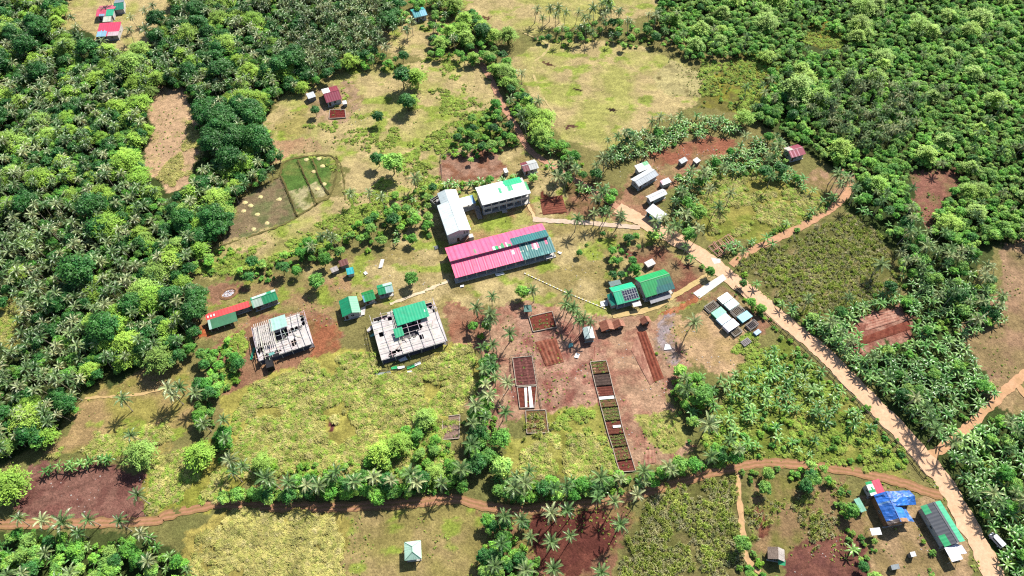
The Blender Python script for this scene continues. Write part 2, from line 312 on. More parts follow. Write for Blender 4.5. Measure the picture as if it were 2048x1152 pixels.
for k, (poly, c1, c2, sh, sc) in enumerate(ZONES):
    pw = gpoly(poly); ax = [p[0] for p in pw]; ay = [p[1] for p in pw]
    m = (GX > min(ax) - 6) & (GX < max(ax) + 6) & (GY > min(ay) - 6) & (GY < max(ay) + 6)
    idx = np.nonzero(m); ins = inpoly(wx[idx], wy[idx], pw)
    idx = (idx[0][ins], idx[1][ins])
    f = fbm(GX[idx], GY[idx], sc, 50 + k); f = np.clip((f - (1 - sh)) * 4 + .5, 0, 1)[:, None]
    f2 = (fbm(GX[idx] * .6, GY[idx], max(1.6, sc * .3), 90 + k)[:, None] - .5) * .5 + 1
    f2 = f2 * (1 + (rs.rand(len(f2), 1) - .5) * .22)
    if k in (26, 27, 34, 40, 45):       # planting rows: lines of turned soil
        dv = (gp(1243, 945) - gp(1182, 722)).normalized() if k < 30 else (gp(1690, 420) - gp(1490, 530)).normalized()
        cr = GX[idx] * -dv.y + GY[idx] * dv.x; al_ = GX[idx] * dv.x + GY[idx] * dv.y
        ms = np.clip((fbm(GX[idx], GY[idx], 9, 210 + k) - .42) * 6, 0, 1)
        f2 = f2 * (1 - (.22 * ms * (.5 + .5 * np.sin(cr * 3.3 + (vnoise(GX[idx], GY[idx], 4, 9) - .5) * 3)) * (.4 + .9 * vnoise(al_ * .35, cr, 1.5, 77)))[:, None])
    if k in LIMEY:
        lm = np.clip((fbm(GX[idx] * .7, GY[idx], 6, 190 + k) - .60) * 9, 0, .8)[:, None]; f2 = f2 * (1 + (rs.rand(len(f2), 1) - .5) * .5 * lm)
        c1_ = c1 * (1 - f) + c2 * f; COL[idx] = (c1_ * (1 - lm) + g(150, 172, 66) * lm) * f2; continue
    COL[idx] = (c1 * (1 - f) + c2 * f) * f2
GZ = (fbm(GX, GY, 3.0, 11) - 1.0) * .28
GZ[np.abs(GX) > 360] = -.3
# lodged grass, terraces: humps of the ground itself (polygon, height, wavelength along x and y)
HUMPS = [([(470,795),(560,740),(690,695),(745,705),(760,735),(825,738),(900,690),(955,690),(955,790),(920,830),(890,870),(880,940),(780,955),(640,955),(480,960),(450,880)], 1.5, 8, 4.2),
 ([(375,1065),(450,1015),(690,1025),(698,1230),(365,1230)], 1.15, 7, 3.4), ([(375,548),(400,520),(470,495),(560,478),(640,445),(720,410),(800,385),(760,440),(700,470),(640,500),(560,520),(470,552)], 1.1, 6, 3.2),
 ([(290,930),(430,875),(480,960),(460,1010),(380,1012),(300,1032)], 1.1, 6, 3.2), ([(1025,950),(1045,900),(1100,865),(1190,870),(1235,940),(1140,957)], 1.0, 6, 3.2), ([(1390,400),(1425,345),(1510,338),(1645,398),(1655,420),(1600,455),(1430,475)], 1.1, 6, 3.4),
 (ZONES[0][0], .5, 16, 5), (ZONES[5][0], .45, 9, 5), (ZONES[2][0], .4, 20, 5), (ZONES[11][0], .4, 6, 4), ([(800,330),(860,270),(920,230),(985,215),(990,270),(940,290),(888,310),(885,390),(840,400)], .8, 4, 3), ([(1265,835),(1345,815),(1375,880),(1310,900)], .5, 4, 3), ([(90,918),(170,852),(250,870),(330,832),(345,880),(250,905),(120,920)], .7, 4, 3),
 ([(1400,880),(1480,740),(1560,690),(1680,780),(1830,945),(1700,937),(1540,915),(1430,930)], .5, 5, 4)]
for k, (poly, amp, lx, ly) in enumerate(HUMPS):
    pw = gpoly(poly); ins = inpoly(GX + (vnoise(GX, GY, 5, 7) - .5) * 5, GY + (vnoise(GX, GY, 5, 8) - .5) * 5, pw)
    a_ = (fbm(GX, GY, 14, 70 + k) - .5) * 10; q_ = (fbm(GX, GY, 20, 75 + k) - .5) * 14
    n_1 = vnoise((GX + a_) * (ly / lx), GY + q_, ly, 120 + k); n_2 = vnoise((GX - q_) * (ly / lx), GY + a_, ly * .5, 140 + k)
    GZ[ins] += (amp * (np.abs(2 * n_1 - 1) ** .6 * .75 + np.abs(2 * n_2 - 1) ** .7 * .35 - .35))[ins]
def zat(x, y):
    i = np.clip(np.searchsorted(xs, x), 0, len(xs) - 1); j = np.clip(np.searchsorted(ys, y), 0, len(ys) - 1); return GZ[i, j]
nx_, ny_ = GX.shape
gm = bpy.data.meshes.new('ground')
co = np.stack([GX, GY, GZ], -1).reshape(-1, 3)
ii = (np.arange(nx_ - 1)[:, None] * ny_ + np.arange(ny_ - 1)[None, :]).ravel()
quads = np.stack([ii, ii + ny_, ii + ny_ + 1, ii + 1], -1)
gm.vertices.add(len(co)); gm.vertices.foreach_set('co', co.astype(np.float32).ravel())
gm.loops.add(quads.size); gm.loops.foreach_set('vertex_index', quads.astype(np.int32).ravel())
gm.polygons.add(len(quads)); gm.polygons.foreach_set('loop_start', np.arange(0, quads.size, 4, dtype=np.int32))
gm.polygons.foreach_set('loop_total', np.full(len(quads), 4, np.int32))
ca = gm.color_attributes.new('Col', 'FLOAT_COLOR', 'POINT')
ca.data.foreach_set('color', np.concatenate([COL.reshape(-1, 3), np.ones((len(co), 1))], 1).astype(np.float32).ravel())
gm.update(calc_edges=True)
gm.polygons.foreach_set('use_smooth', np.ones(len(quads), bool))
M_GROUND, n_, l_, b_ = nt('soil_and_sward')
at_ = N(n_, 'ShaderNodeAttribute', attribute_name='Col')
s_ = mulnoise(n_, l_, at_.outputs['Color'], .35, .82, 1.16, 'World', 6, .7)
s_ = mulnoise(n_, l_, s_, 1.5, .45, 1.45, 'World', 8, .85)
s_ = mulnoise(n_, l_, s_, .55, .8, 1.18, 'World', 4, .7)
s_ = mulnoise(n_, l_, s_, .12, .86, 1.12, 'World', 3, .6)
l_.new(s_, b_.inputs['Base Color']); b_.inputs['Roughness'].default_value = .95; b_.inputs['Specular IOR Level'].default_value = .05
nz_ = N(n_, 'ShaderNodeTexNoise', Scale=1.4, Detail=6.0, Roughness=.75); bp_ = N(n_, 'ShaderNodeBump', Strength=.9, Distance=.5)
ge_ = N(n_, 'ShaderNodeNewGeometry'); l_.new(ge_.outputs['Position'], nz_.inputs['Vector']); l_.new(nz_.outputs[0], bp_.inputs['Height']); l_.new(bp_.outputs[0], b_.inputs['Normal'])
gm.materials.append(M_GROUND)
go = bpy.data.objects.new('ground', gm); S.collection.objects.link(go); tag(go, kind='structure')

# ------------------------------------------------------------------ roads, tracks, paths (sheets just above the ground)
EXCL = []
def smooth_line(pts, step=1.0):
    P = [Vector(p) for p in pts]; out = []
    for i in range(len(P) - 1):
        p0 = P[max(i - 1, 0)]; p1 = P[i]; p2 = P[i + 1]; p3 = P[min(i + 2, len(P) - 1)]
        k = max(1, int((p2 - p1).length / step))
        for j in range(k):
            t = j / k
            out.append(.5 * ((2 * p1) + (p2 - p0) * t + (2 * p0 - 5 * p1 + 4 * p2 - p3) * t * t + (3 * p1 - p0 - 3 * p2 + p3) * t ** 3))
    out.append(P[-1]); return out
def M_track(name, rough=.95):
    return col_mat(name, rough, .9, .82, 1.12, .05, bump=.4)
M_DIRT = M_track('packed_dirt')
def road(name, px, w, c1, c2, z, seed=1, rut=None, excl=1.2):
    L = smooth_line([gp(*p) for p in px], 1.2); mb = MB(); rr = random.Random(seed); rows = []
    nw = max(4, int(w / .6))
    for i, p in enumerate(L):
        d = (L[min(i + 1, len(L) - 1)] - L[max(i - 1, 0)]); d.z = 0; d.normalize(); nrm = Vector((-d.y, d.x, 0))
        ww = w / 2 * (1 + (mnoise.noise(Vector((p.x * .25, p.y * .25, seed))) * .22)) 
        e1 = ww + rr.uniform(-.3, .3); e2 = ww + rr.uniform(-.3, .3)
        rows.append([p + nrm * (-e1 + (e1 + e2) * k / nw) + Vector((0, 0, z)) for k in range(nw + 1)])
    vs = [q for r in rows for q in r]; n = nw + 1
    for i in range(len(rows) - 1):
        for k in range(nw):
            p = rows[i][k]; f = mnoise.noise(Vector((p.x * .3, p.y * .3, seed + 5))) * .5 + .5
            t = (k + .5) / nw
            if rut: f = f * .5 + (.55 if abs(t - .5) < .14 or t < .12 or t > .88 else 0)
            f = min(1, max(0, f))
            c = tuple(c1[j] * (1 - f) + c2[j] * f for j in range(3))
            a = len(mb.v); mb.add([rows[i][k], rows[i][k + 1], rows[i + 1][k + 1], rows[i + 1][k]], [(0, 1, 2, 3)], c)
    o = mb.build(name, M_DIRT); tag(o, kind='structure')
    for i in range(0, len(L) - 1, 3):
        EXCL.append((L[i].x, L[i].y, w / 2 + excl))
    return L
def c3(r, gg, b, k=GK): return C(r, gg, b, min(.99, k * 1.3))
road('dirt_track', [(930,60),(960,120),(985,165),(1000,200),(1030,250),(1060,300),(1110,335),(1160,365),(1200,390),(1250,425)], 3.0, c3(196,150,124), c3(170,128,104), .02, 3)
MAIN = road('dirt_road', [(1235,415),(1265,432),(1330,466),(1400,508),(1450,547),(1500,585),(1560,635),(1640,700),(1700,760),(1760,822),(1810,872),(1850,920),(1890,965),(1930,1040),(1965,1100),(1990,1160),(2010,1230)], 6.6, c3(222,184,152), c3(206,166,132), .03, 1)
road('dirt_track', [(1862,912),(1920,868),(1990,802),(2040,757),(2100,712)], 3.0, c3(210,164,130), c3(176,140,100), .024, 5)
road('dirt_track', [(2030,764),(2050,790),(2085,830)], 2.4, c3(200,160,124), c3(176,140,100), .020, 6)
road('dirt_track', [(1462,530),(1500,502),(1560,474),(1640,432),(1685,398),(1702,368),(1680,340)], 3.2, c3(198,150,120), c3(176,140,104), .022, 7)
road('dirt_track', [(-40,1050),(280,1044),(330,1032),(400,1013),(450,1009),(560,1014),(690,1014),(820,1006),(910,998),(960,1010),(1030,1020),(1100,1014),(1180,1007),(1300,982),(1400,952),(1470,935),(1540,926),(1640,933),(1720,946),(1800,964),(1850,982),(1885,992)], 3.2, c3(176,128,102), c3(140,112,74), .026, 8, rut=True)
road('footpath', [(1477,940),(1477,985),(1484,1050),(1489,1100),(1503,1130),(1520,1145)], 1.9, c3(204,164,124), c3(180,150,108), .018, 9)
road('concrete_path', [(1066,438),(1100,441),(1180,446),(1280,455)], 2.4, C(226,204,184, .66), C(214,186,160, .64), .034, 10)
road('concrete_path', [(1052,402),(1060,418),(1070,436)], 1.3, c3(218,184,140), c3(206,176,130), .028, 11)
road('footpath', [(780,608),(840,586),(872,572),(898,561)], 1.3, c3(222,206,180), c3(196,176,140), .02, 12)
road('footpath', [(1048,66),(1095,88),(1088,108),(1066,128),(1072,165),(1100,215),(1150,262)], 1.1, c3(190,172,122), c3(178,164,112), .016, 13)
road('footpath', [(1225,632),(1300,618),(1350,590),(1400,560),(1425,545)], 2.2, c3(206,176,130), c3(176,158,100), .02, 14)
road('footpath', [(170,795),(240,792),(300,785),(345,770)], .9, c3(194,164,118), c3(186,160,110), .015, 15)
def pad(name, pts, col, z=.06, mat=None):
    mb = MB(col); mb.prism(gpoly(pts), -.2, z); o = mb.build(name, mat or M_CONC); tag(o, kind='structure'); return o
pad('concrete_pavement', [(1386,586),(1426,560),(1446,548),(1453,558),(1399,597)], C(238,228,222, .66), .05)
pad('concrete_pavement', [(1421,515),(1441,518),(1441,526),(1428,528)], C(236,222,214, .66), .055)

# ploughed plots: soil ridges as real relief
def ploughed(name, q, rows, c1, c2, amp=.16, along=0, seed=1):
    """q: four photo pixels; ridges run along side 0-1 (along=0) or 1-2"""
    P = [gp(*p) for p in q]
    if along: P = P[1:] + P[:1]
    Lr = ((P[1] - P[0]).length + (P[2] - P[3]).length) / 2; nx = max(4, int(Lr / .8)); ny = rows * 4; mb = MB(); G = {}
    for i in range(nx + 1):
        for j in range(ny + 1):
            a, b = i / nx, j / ny
            p = (P[0] * (1 - a) + P[1] * a) * (1 - b) + (P[3] * (1 - a) + P[2] * a) * b
            z = .03 + amp * (.5 - .5 * math.cos(b * rows * 2 * math.pi)) + mnoise.noise(Vector((p.x * 1.3, p.y * 1.3, seed))) * .05
            if i in (0, nx) or j in (0, ny): z = .01
            G[i, j] = Vector((p.x, p.y, z))
    for i in range(nx):
        for j in range(ny):
            p = G[i, j]; f = min(1, max(0, .5 + mnoise.noise(Vector((p.x * .5, p.y * .5, seed + 3)))))
            f = f * .7 + .3 * ((j % 4) in (1, 2))
            mb.quad(G[i, j], G[i + 1, j], G[i + 1, j + 1], G[i, j + 1], tuple(c1[k] * (1 - f) + c2[k] * f for k in range(3)))
    o = mb.build(name, M_SOIL); tag(o, kind='structure'); return o
ploughed('ploughed_field', [(1708,695),(1716,678),(1818,640),(1822,658)], 7, C(120,62,50,.6), C(150,90,72,.6), .2, 0, 2)
ploughed('ploughed_field', [(1080,398),(1124,390),(1134,424),(1086,430)], 8, c3(112,64,52), c3(136,84,68), .2, 0, 3)
ploughed('ploughed_field', [(1070,684),(1112,676),(1128,724),(1092,732)], 5, c3(112,58,46), c3(150,100,80), .25, 1, 4)
ploughed('ploughed_field', [(1274,664),(1292,662),(1328,756),(1308,764)], 3, c3(112,58,46), c3(140,84,66), .25, 1, 5)
ploughed('ploughed_field', [(1735,632),(1788,618),(1800,640),(1730,662)], 5, c3(140,84,70), c3(190,150,130), .1, 0, 6)

for q, rows, al, sd in (([(1190,690),(1182,730),(1204,806),(1196,812)], 2, 0, 13), ([(1262,700),(1275,668),(1308,764),(1300,770)], 2, 0, 15), ([(1290,900),(1310,900),(1312,925),(1286,930)], 3, 1, 17)):
    ploughed('ploughed_field', q, rows, C(150, 98, 84, .66), C(196, 152, 128, .66), .12, al, sd)
for px, w in (([(562,352),(578,390),(594,434)], .9), ([(560,352),(576,320),(655,311),(674,330),(662,388),(640,404),(594,434)], .9), ([(596,320),(618,370),(634,410)], .7), ([(624,316),(646,372),(660,390)], .7), ([(442,492),(560,452),(594,434)], .7), ([(442,492),(472,406),(560,352)], .6), ([(672,312),(686,345),(690,400)], .6)):
    road('earth_bund', px, w, c3(96, 92, 56, .5), c3(128, 120, 70, .5), .1, 40, excl=.2)
# ------------------------------------------------------------------ buildings
def frame(fl, fr, bl, hf, hb=None):
    a, b, c = gp(*fl, hf), gp(*fr, hf), gp(*bl, hf if hb is None else hb)
    u = (b - a); u.z = 0; L = u.length; u.normalize(); v = Vector((-u.y, u.x, 0)); d = c - a; d.z = 0
    return (a.x, a.y, 0), math.atan2(u.y, u.x), L, abs(d.dot(v))
def loc(fr, px, h):
    """photo pixel at height h -> local xy of a frame"""
    p = gp(*px, h); o, rz = fr[0], fr[1]; dx, dy = p.x - o[0], p.y - o[1]
    return dx * math.cos(rz) + dy * math.sin(rz), -dx * math.sin(rz) + dy * math.cos(rz)
def footprint(fr, pad_=1.0):
    o, rz, L, Wd = fr; n = max(1, int(L / 4)); m = max(1, int(Wd / 4))
    for i in range(n + 1):
        for j in range(m + 1):
            x, y = L * i / n, Wd * j / m
            ex, ey = o[0] + x * math.cos(rz) - y * math.sin(rz), o[1] + x * math.sin(rz) + y * math.cos(rz)
            EXCL.append((ex, ey, 2.4 + pad_)); EXCL.append((ex, ey - 2.6, 2.2 + pad_))
GREENR, TEALR, REDR, PINKR = C(0, 164, 92, .72), C(0, 116, 118, .7), C(226, 70, 76, .66), C(242, 92, 138, .72)
WHITER, PALER, GREYR, MAROON = C(236, 240, 238, .74), C(176, 222, 200, .62), C(176, 184, 188, .6), C(150, 30, 62, .6)
TEALP, BLUER, BROWNR, DKGREY = C(50, 200, 186, .6), C(30, 96, 186, .6), C(178, 128, 106, .62), C(82, 90, 100, .6)
WWALL, PINKW, GREYW, DARKW = C(226, 222, 218, .66), C(226, 200, 196, .62), C(170, 166, 160, .6), C(70, 66, 62, .6)
WOODC, CONCR = C(222, 214, 204, .74), C(216, 212, 204, .64)
def cf(base, seed=1, j=.10, patches=()):
    """roof paint: sheet to sheet differences, plus replaced sheets (s0,s1,t0,t1,colour)"""
    def f(s, t):
        c = base
        for s0, s1, t0, t1, pc in patches:
            e = .012 * math.sin(t * 40 + seed) + .012 * math.sin(s * 90 + seed * 3)
            if s0 <= s + e * .4 <= s1 and t0 <= t + e <= t1: c = pc
        if c is None: return None
        r = random.Random(int(s * 400) * 7 + seed); k = 1 + r.uniform(-j, j)
        r2 = random.Random(int(s * 400) * 31 + int(t * 6) * 5 + seed); k *= 1 + r2.uniform(-j, j) * .45
        return (c[0] * k, c[1] * k, c[2] * k)
    return f
def roof_gx(mb, L, Wd, hf, hr, ry, hb, cF, cB, th=.05, y0=0.0):
    nx = max(4, int(L / .55)); r = Wd * ry
    mb.sheet((0, y0, hf), (L, y0, hf), (L, r, hr), (0, r, hr), nx, max(3, int(r / .8)), cF, th, .03)
    mb.sheet((0, r + .02, hr), (L, r + .02, hr), (L, Wd, hb), (0, Wd, hb), nx, max(3, int((Wd - r) / .8)), cB, th, .03)
def roof_gy(mb, L, Wd, h, hr, rx, cL, cR, th=.05, jag=0.0):
    nx = max(4, int(Wd / .55)); r = L * rx
    mb.sheet((0, Wd, h), (0, 0, h), (r, 0, hr), (r, Wd, hr), nx, max(3, int(r / .8)), cL, th, .03, jag)
    mb.sheet((L, 0, h), (L, Wd, h), (r + .02, Wd, hr), (r + .02, 0, hr), nx, max(3, int((L - r) / .8)), cR, th, .03, jag)
def window(parent, x0, x1, z0, z1, y, face='front', fcol=None, name='window'):
    """frame standing proud of the wall with its dark pane"""
    fcol = fcol or C(225, 225, 220, .7); f = MB(fcol); p = MB((.03, .035, .04)); w = .08
    def bx(m, a0, a1, c0, c1, d0, d1):
        if face == 'front': m.box(a0, y - d1, c0, a1, y - d0, c1)
        elif face == 'back': m.box(a0, y + d0, c0, a1, y + d1, c1)
        elif face == 'left': m.box(y - d1, a0, c0, y - d0, a1, c1)
        else: m.box(y + d0, a0, c0, y + d1, a1, c1)
    bx(f, x0, x1, z0, z0 + w, .003, .07); bx(f, x0, x1, z1 - w, z1, .003, .07)
    bx(f, x0, x0 + w, z0 + w, z1 - w, .003, .07); bx(f, x1 - w, x1, z0 + w, z1 - w, .003, .07)
    bx(f, (x0 + x1) / 2 - .03, (x0 + x1) / 2 + .03, z0 + w, z1 - w, .003, .06)
    bx(p, x0 + w, x1 - w, z0 + w, z1 - w, .002, .03)
    o = f.build(name, M_WALL, parent); p.build('pane', M_GLASS, o); return o
def door(parent, x0, x1, z1, y, face='front', col=None, z0=.12):
    m = MB(col or C(120, 84, 60, .6)); h = MB((.3, .3, .3))
    if face == 'front': m.box(x0, y - .06, z0, x1, y - .003, z1); h.box(x1 - .18, y - .11, z0 + 1.0, x1 - .12, y - .061, z0 + 1.12)
    elif face == 'right': m.box(y + .003, x0, z0, y + .06, x1, z1); h.box(y + .061, x1 - .18, z0 + 1.0, y + .11, x1 - .12, z0 + 1.12)
    else: m.box(y - .06, x0, z0, y - .003, x1, z1); h.box(y - .11, x1 - .18, z0 + 1.0, y - .061, x1 - .12, z0 + 1.12)
    o = m.build('door', M_WALL, parent); h.build('handle', M_METAL, o); return o
def house(name, label, cat, fl, fr, bl, hf, hr, style='gx', ry=.5, hb=None, cF=None, cB=None, wall=WWALL, ov=.55,
          wins=2, posts=0, veranda=0.0, slab=True, group=None, roofmat=None, th=.05, jag=0.0):
    hb = hf if hb is None else hb
    F = frame(fl, fr, bl, hf, hb if style != 'shed' else hr); o, rz, L, Wd = F; footprint(F)
    T = thing(name, label, cat, o, rz, group); rm = roofmat or M_METAL
    w = MB(wall); x0, x1, y0, y1 = ov, L - ov, ov + veranda, Wd - ov; d = .12
    if style == 'gx':
        r = Wd * ry; zf = hf + (hr - hf) * y0 / r - d; zb = hb + (hr - hb) * ov / (Wd - r) - d
        sec = [(y0, 0), (y1, 0), (y1, zb), (r, hr - d), (y0, zf)]
        n = 5; vs = [(x0, y, z) for y, z in sec] + [(x1, y, z) for y, z in sec]
    elif style == 'gy':
        r = L * ry; zl = hf + (hr - hf) * ov / r - d; zr = hf + (hr - hf) * ov / (L - r) - d; zf = zl
        sec = [(x0, 0), (x0, zl), (r, hr - d), (x1, zr), (x1, 0)]
        n = 5; vs = [(x, y0, z) for x, z in sec] + [(x, y1, z) for x, z in sec]
    else:
        k = (hr - hf) / Wd; zf = hf + k * y0 - d; zb = hf + k * y1 - d
        sec = [(y0, 0), (y1, 0), (y1, zb), (y0, zf)]; n = 4; vs = [(x0, y, z) for y, z in sec] + [(x1, y, z) for y, z in sec]
    w.add(vs, [tuple(range(n)), tuple(range(2 * n - 1, n - 1, -1))] + [(i, n + i, n + (i + 1) % n, (i + 1) % n) for i in range(n)])
    w.build('wall', M_WALL, T)
    m = MB(); cF = cF or cf(GREYR); cB = cB or cF
    if style == 'gx': roof_gx(m, L, Wd, hf, hr, ry, hb, cF, cB, th)
    elif style == 'gy': roof_gy(m, L, Wd, hf, hr, ry, cF, cB, th, jag)
    else: m.sheet((0, 0, hf), (L, 0, hf), (L, Wd, hr), (0, Wd, hr), max(4, int(L / .55)), max(3, int(Wd / .8)), cF, th, .03)
    m.build('roof', rm, T)
    if style == 'gx':
        m = MB(tuple(c * .85 for c in cF(.5, .9) or (.4, .4, .4))); m.bar((0, Wd * ry, hr + .09), (L, Wd * ry, hr + .09), .32, .06); m.build('ridge_cap', rm, T)
    elif style == 'gy':
        m = MB(tuple(c * .85 for c in cF(.5, .9) or (.4, .4, .4))); m.bar((L * ry, 0, hr + .09), (L * ry, Wd, hr + .09), .32, .06); m.build('ridge_cap', rm, T)
    if slab:
        m = MB(CONCR); m.box(ov * .3, ov * .3, -.2, L - ov * .3, y0 - .005, .1); m.build('floor_slab', M_CONC, T)
    if wins:
        zt = min(zf - .3, 2.3)
        door(T, x0 + (x1 - x0) * .08, x0 + (x1 - x0) * .08 + .95, min(2.15, zt), y0)
        for i in range(wins):
            c = x0 + (x1 - x0) * ((i + 1.15) / (wins + 1.0)) - .2
            if c + .7 < x1: window(T, c - .6, c + .6, 1.0, zt, y0)
        window(T, (y0 + y1) / 2 - .5, (y0 + y1) / 2 + .5, 1.1, 2.1, x0, 'left')
        window(T, (y0 + y1) / 2 - .5, (y0 + y1) / 2 + .5, 1.1, 2.1, x1, 'right')
    for i in range(posts):
        x = .25 + (L - .5) * i / max(1, posts - 1); m = MB(WWALL); m.box(x - .1, .12, 0, x + .1, .32, hf - .02); m.build('post', M_WALL, T)
    return T, F

# --- long classroom block under two split pink roofs
F = frame((911, 556.5), (1112, 503.5), (900.5, 524), 3.3, 4.6); o, rz, L, W0 = F
WN = loc(F, (890, 497), 3.9)[1]; WM = W0 - .1
T = thing('classroom_building', 'long classroom block under two split pink metal roofs with replaced green sheets', 'school building', o, rz)
footprint((o, rz, L, WN))
lt = C(206, 214, 196, .62); tl = TEALR
def south(s, t):
    c = PINKR if s < .665 else tl
    if s >= .665:
        q = random.Random(int(s * 75) * 13 + int(t * 5)).random()
        if s < .80 and q < .3 and t > .5: c = lt
        elif q < .07: c = C(90, 170, 164, .6)
        if .80 < s < .865 and .5 < t < .92: c = PINKR if (s + t * .15) % .03 < .015 else C(220, 160, 180, .6)
        if .815 < s < .84 and .42 < t < .8: c = WHITER
        if .93 < s < .95 and t > .55: c = PINKR
    if .595 < s < .625 and .5 < t < .75: c = WHITER
    if .23 < s < .26 and .72 < t < .95: c = C(170, 130, 136, .6)
    r = random.Random(int(s * 44)); k = 1 + r.uniform(-.1, .12); r = random.Random(int(s * 88) * 3 + int(t * 7)); k *= 1 + r.uniform(-.05, .06)
    if s < .665 and int(s * 88) % 3 == 0: return tuple(x * k for x in C(246, 116, 152, .76))
    return tuple(x * k for x in c)
def north(s, t):
    c = PINKR
    if s > .62 and t < .46: c = tl
    if .425 < s < .62 and t < .28 + .1 * math.sin(s * 60) * (s > .5): c = [GREENR, PINKR, WHITER, C(90, 170, 120, .6)][int(s * 60) % 4]
    if .25 < s < .275 and .12 < t < .4: c = C(140, 150, 130, .6)
    r = random.Random(int(s * 44) + 99); k = 1 + r.uniform(-.1, .12)
    if c is PINKR and int(s * 88) % 4 == 0: return tuple(x * k for x in C(246, 112, 150, .76))
    return tuple(x * k for x in c)
m = MB(); m.sheet((0, 0, 3.3), (L, 0, 3.3), (L, WM, 4.6), (0, WM, 4.6), 88, 12, south, .05, .04); m.build('roof', M_METAL, T, 'front roof slope, pink with green sheets at its right end')
m = MB(); m.sheet((-.2, WM - .5, 5.7), (L - .6, WM - .5, 5.7), (L - .6, WN, 4.2), (-.2, WN, 4.2), 88, 12, north, .05, .04); m.build('roof', M_METAL, T, 'rear roof slope, pink with a dark teal strip')
m = MB(PINKW); m.box(.5, 2.3, -.1, L - .8, WN - .6, 3.75); m.box(.5, WM - .1, 3.75, L - .8, WM + .1, 5.55); m.build('wall', M_WALL, T)
m = MB(CONCR); m.box(-.2, -.2, -.3, L + .2, 2.29, .25); m.build('veranda_floor', M_CONC, T)
for i in range(11):
    x = .6 + (L - 1.2) * i / 10; m = MB(WWALL); m.box(x - .13, .25, .25, x + .13, .51, 3.3); m.build('column', M_WALL, T)
for i in range(5):
    bx = 1.2 + (L - 2.4) * i / 5
    door(T, bx + .4, bx + 1.4, 2.4, 2.3, z0=.26)
    for k in range(2): window(T, bx + 2.2 + k * 2.4, bx + 4.2 + k * 2.4, 1.1, 2.5, 2.3)
m = MB(WWALL); m.box(L - 4.4, -1.2, 1.6, L - 1.6, .2, 1.75); m.box(L - 4.2, -.9, 0, L - 4.0, -.7, 1.6); m.box(L - 2.0, -.9, 0, L - 1.8, -.7, 1.6); m.build('awning', M_WALL, T)

# --- white two-storey block with balcony colonnade
F = frame((964.6, 410.8), (1062, 386.3), (950, 376), 6.4); o, rz, L, Wd = F; footprint(F)
T = thing('school_building', 'white two storey block with columned front and bright green roof sheets', 'school building', o, rz)
gp_ = C(18, 206, 140, .62)
def fr_(s, t):
    if t > .62 and (.40 < s < .46 or .60 < s < .68) : return gp_
    if s > .955 and t > .3: return GREENR
    return cf(WHITER, 4, .05)(s, t)
def bk_(s, t):
    if s > .93: return None
    if .565 < s or (.53 < s and .3 < t < .6): return gp_
    return cf(C(226, 232, 230, .78), 5, .05)(s, t)
m = MB(); roof_gx(m, L, Wd, 6.4, 7.3, .6, 6.5, fr_, bk_); m.build('roof', M_METAL, T)
m = MB(WWALL); m.box(.6, 2.4, 0, L - .6, Wd - .6, 6.45); m.build('wall', M_WALL, T)
m = MB(WWALL); m.box(.4, .3, 3.0, L - .4, 2.39, 3.3); m.box(.4, -.0, 6.05, L - .4, .4, 6.3); m.build('balcony_floor', M_WALL, T)
m = MB(CONCR); m.box(.2, .1, -.2, L - .2, 2.39, .15); m.build('ground_floor_slab', M_CONC, T)
nb = 6
for i in range(nb + 1):
    x = .7 + (L - 1.4) * i / nb; m = MB(WWALL); m.box(x - .2, .32, .15, x + .2, .72, 6.05); m.build('column', M_WALL, T)
for i in range(nb):
    x = .9 + (L - 1.4) * i / nb; x2 = .5 + (L - 1.4) * (i + 1) / nb
    m = MB(C(236, 232, 228, .68)); m.box(x, .4, 3.3, x2, .56, 4.25); m.build('balustrade', M_WALL, T)
    if i in (0, 3): m = MB(C(236, 232, 228, .68)); m.box(x, .4, .15, x2, .56, 1.0); m.build('low_wall', M_WALL, T)
    for z in (1.0, 4.2): window(T, x + .2, x2 - 1.3, z, z + 1.3, 2.4)
    door(T, x2 - 1.15, x2 - .2, 2.25, 2.4, z0=.16); door(T, x2 - 1.15, x2 - .2, 5.4, 2.4, z0=3.31)
m = MB(GREYW)
for k in range(10): m.box(-2.6, -1.6 + k * .5, 0, -.6, -1.1 + k * .5, .3 + k * .3)
m.build('staircase', M_CONC, T)
# --- white gabled block with the same tall walls
T, F2 = house('school_building', 'white gabled block with pale metal roof left of the two storey building', 'school building', (894.4, 470.8), (941.7, 459.2), (872, 412), 6.2, 7.5, 'gy', .52,
     cF=cf(C(216, 228, 228, .78), 7, .04), cB=cf(C(238, 240, 238, .76), 8, .04), wall=C(236, 228, 226, .68), wins=0, ov=.5)
o, rz, L, Wd = F2
for i in range(4): window(T, 2 + i * 4.2, 4 + i * 4.2, 4.0, 5.3, L - .5, 'right'); window(T, 2 + i * 4.2, 4 + i * 4.2, 1.2, 2.6, L - .5, 'right')
window(T, L - 3.0, L - 2.2, 4.0, 5.6, .5); window(T, L - 1.9, L - 1.1, 4.0, 5.6, .5); door(T, L * .4, L * .4 + 1, 2.4, .5)
m = MB(C(196, 150, 130, .6))
for k in range(9): m.box(L - 5.2 + k * .45, -1.4, 0, L - 4.75 + k * .45, .3, .35 + k * .33)
m.build('staircase', M_CONC, T)
m = MB(WWALL); m.box(L - 1.2, -1.6, 0, L + .6, .3, 3.2); m.build('stair_landing', M_WALL, T)
m = MB(); a = loc(F2, (892.7, 400.4), 6.2); b = loc(F2, (918.5, 402), 6.2); c = loc(F2, (888.5, 384.2), 6.2)
y0 = Wd + .02; y1 = max(c[1], y0 + 3)
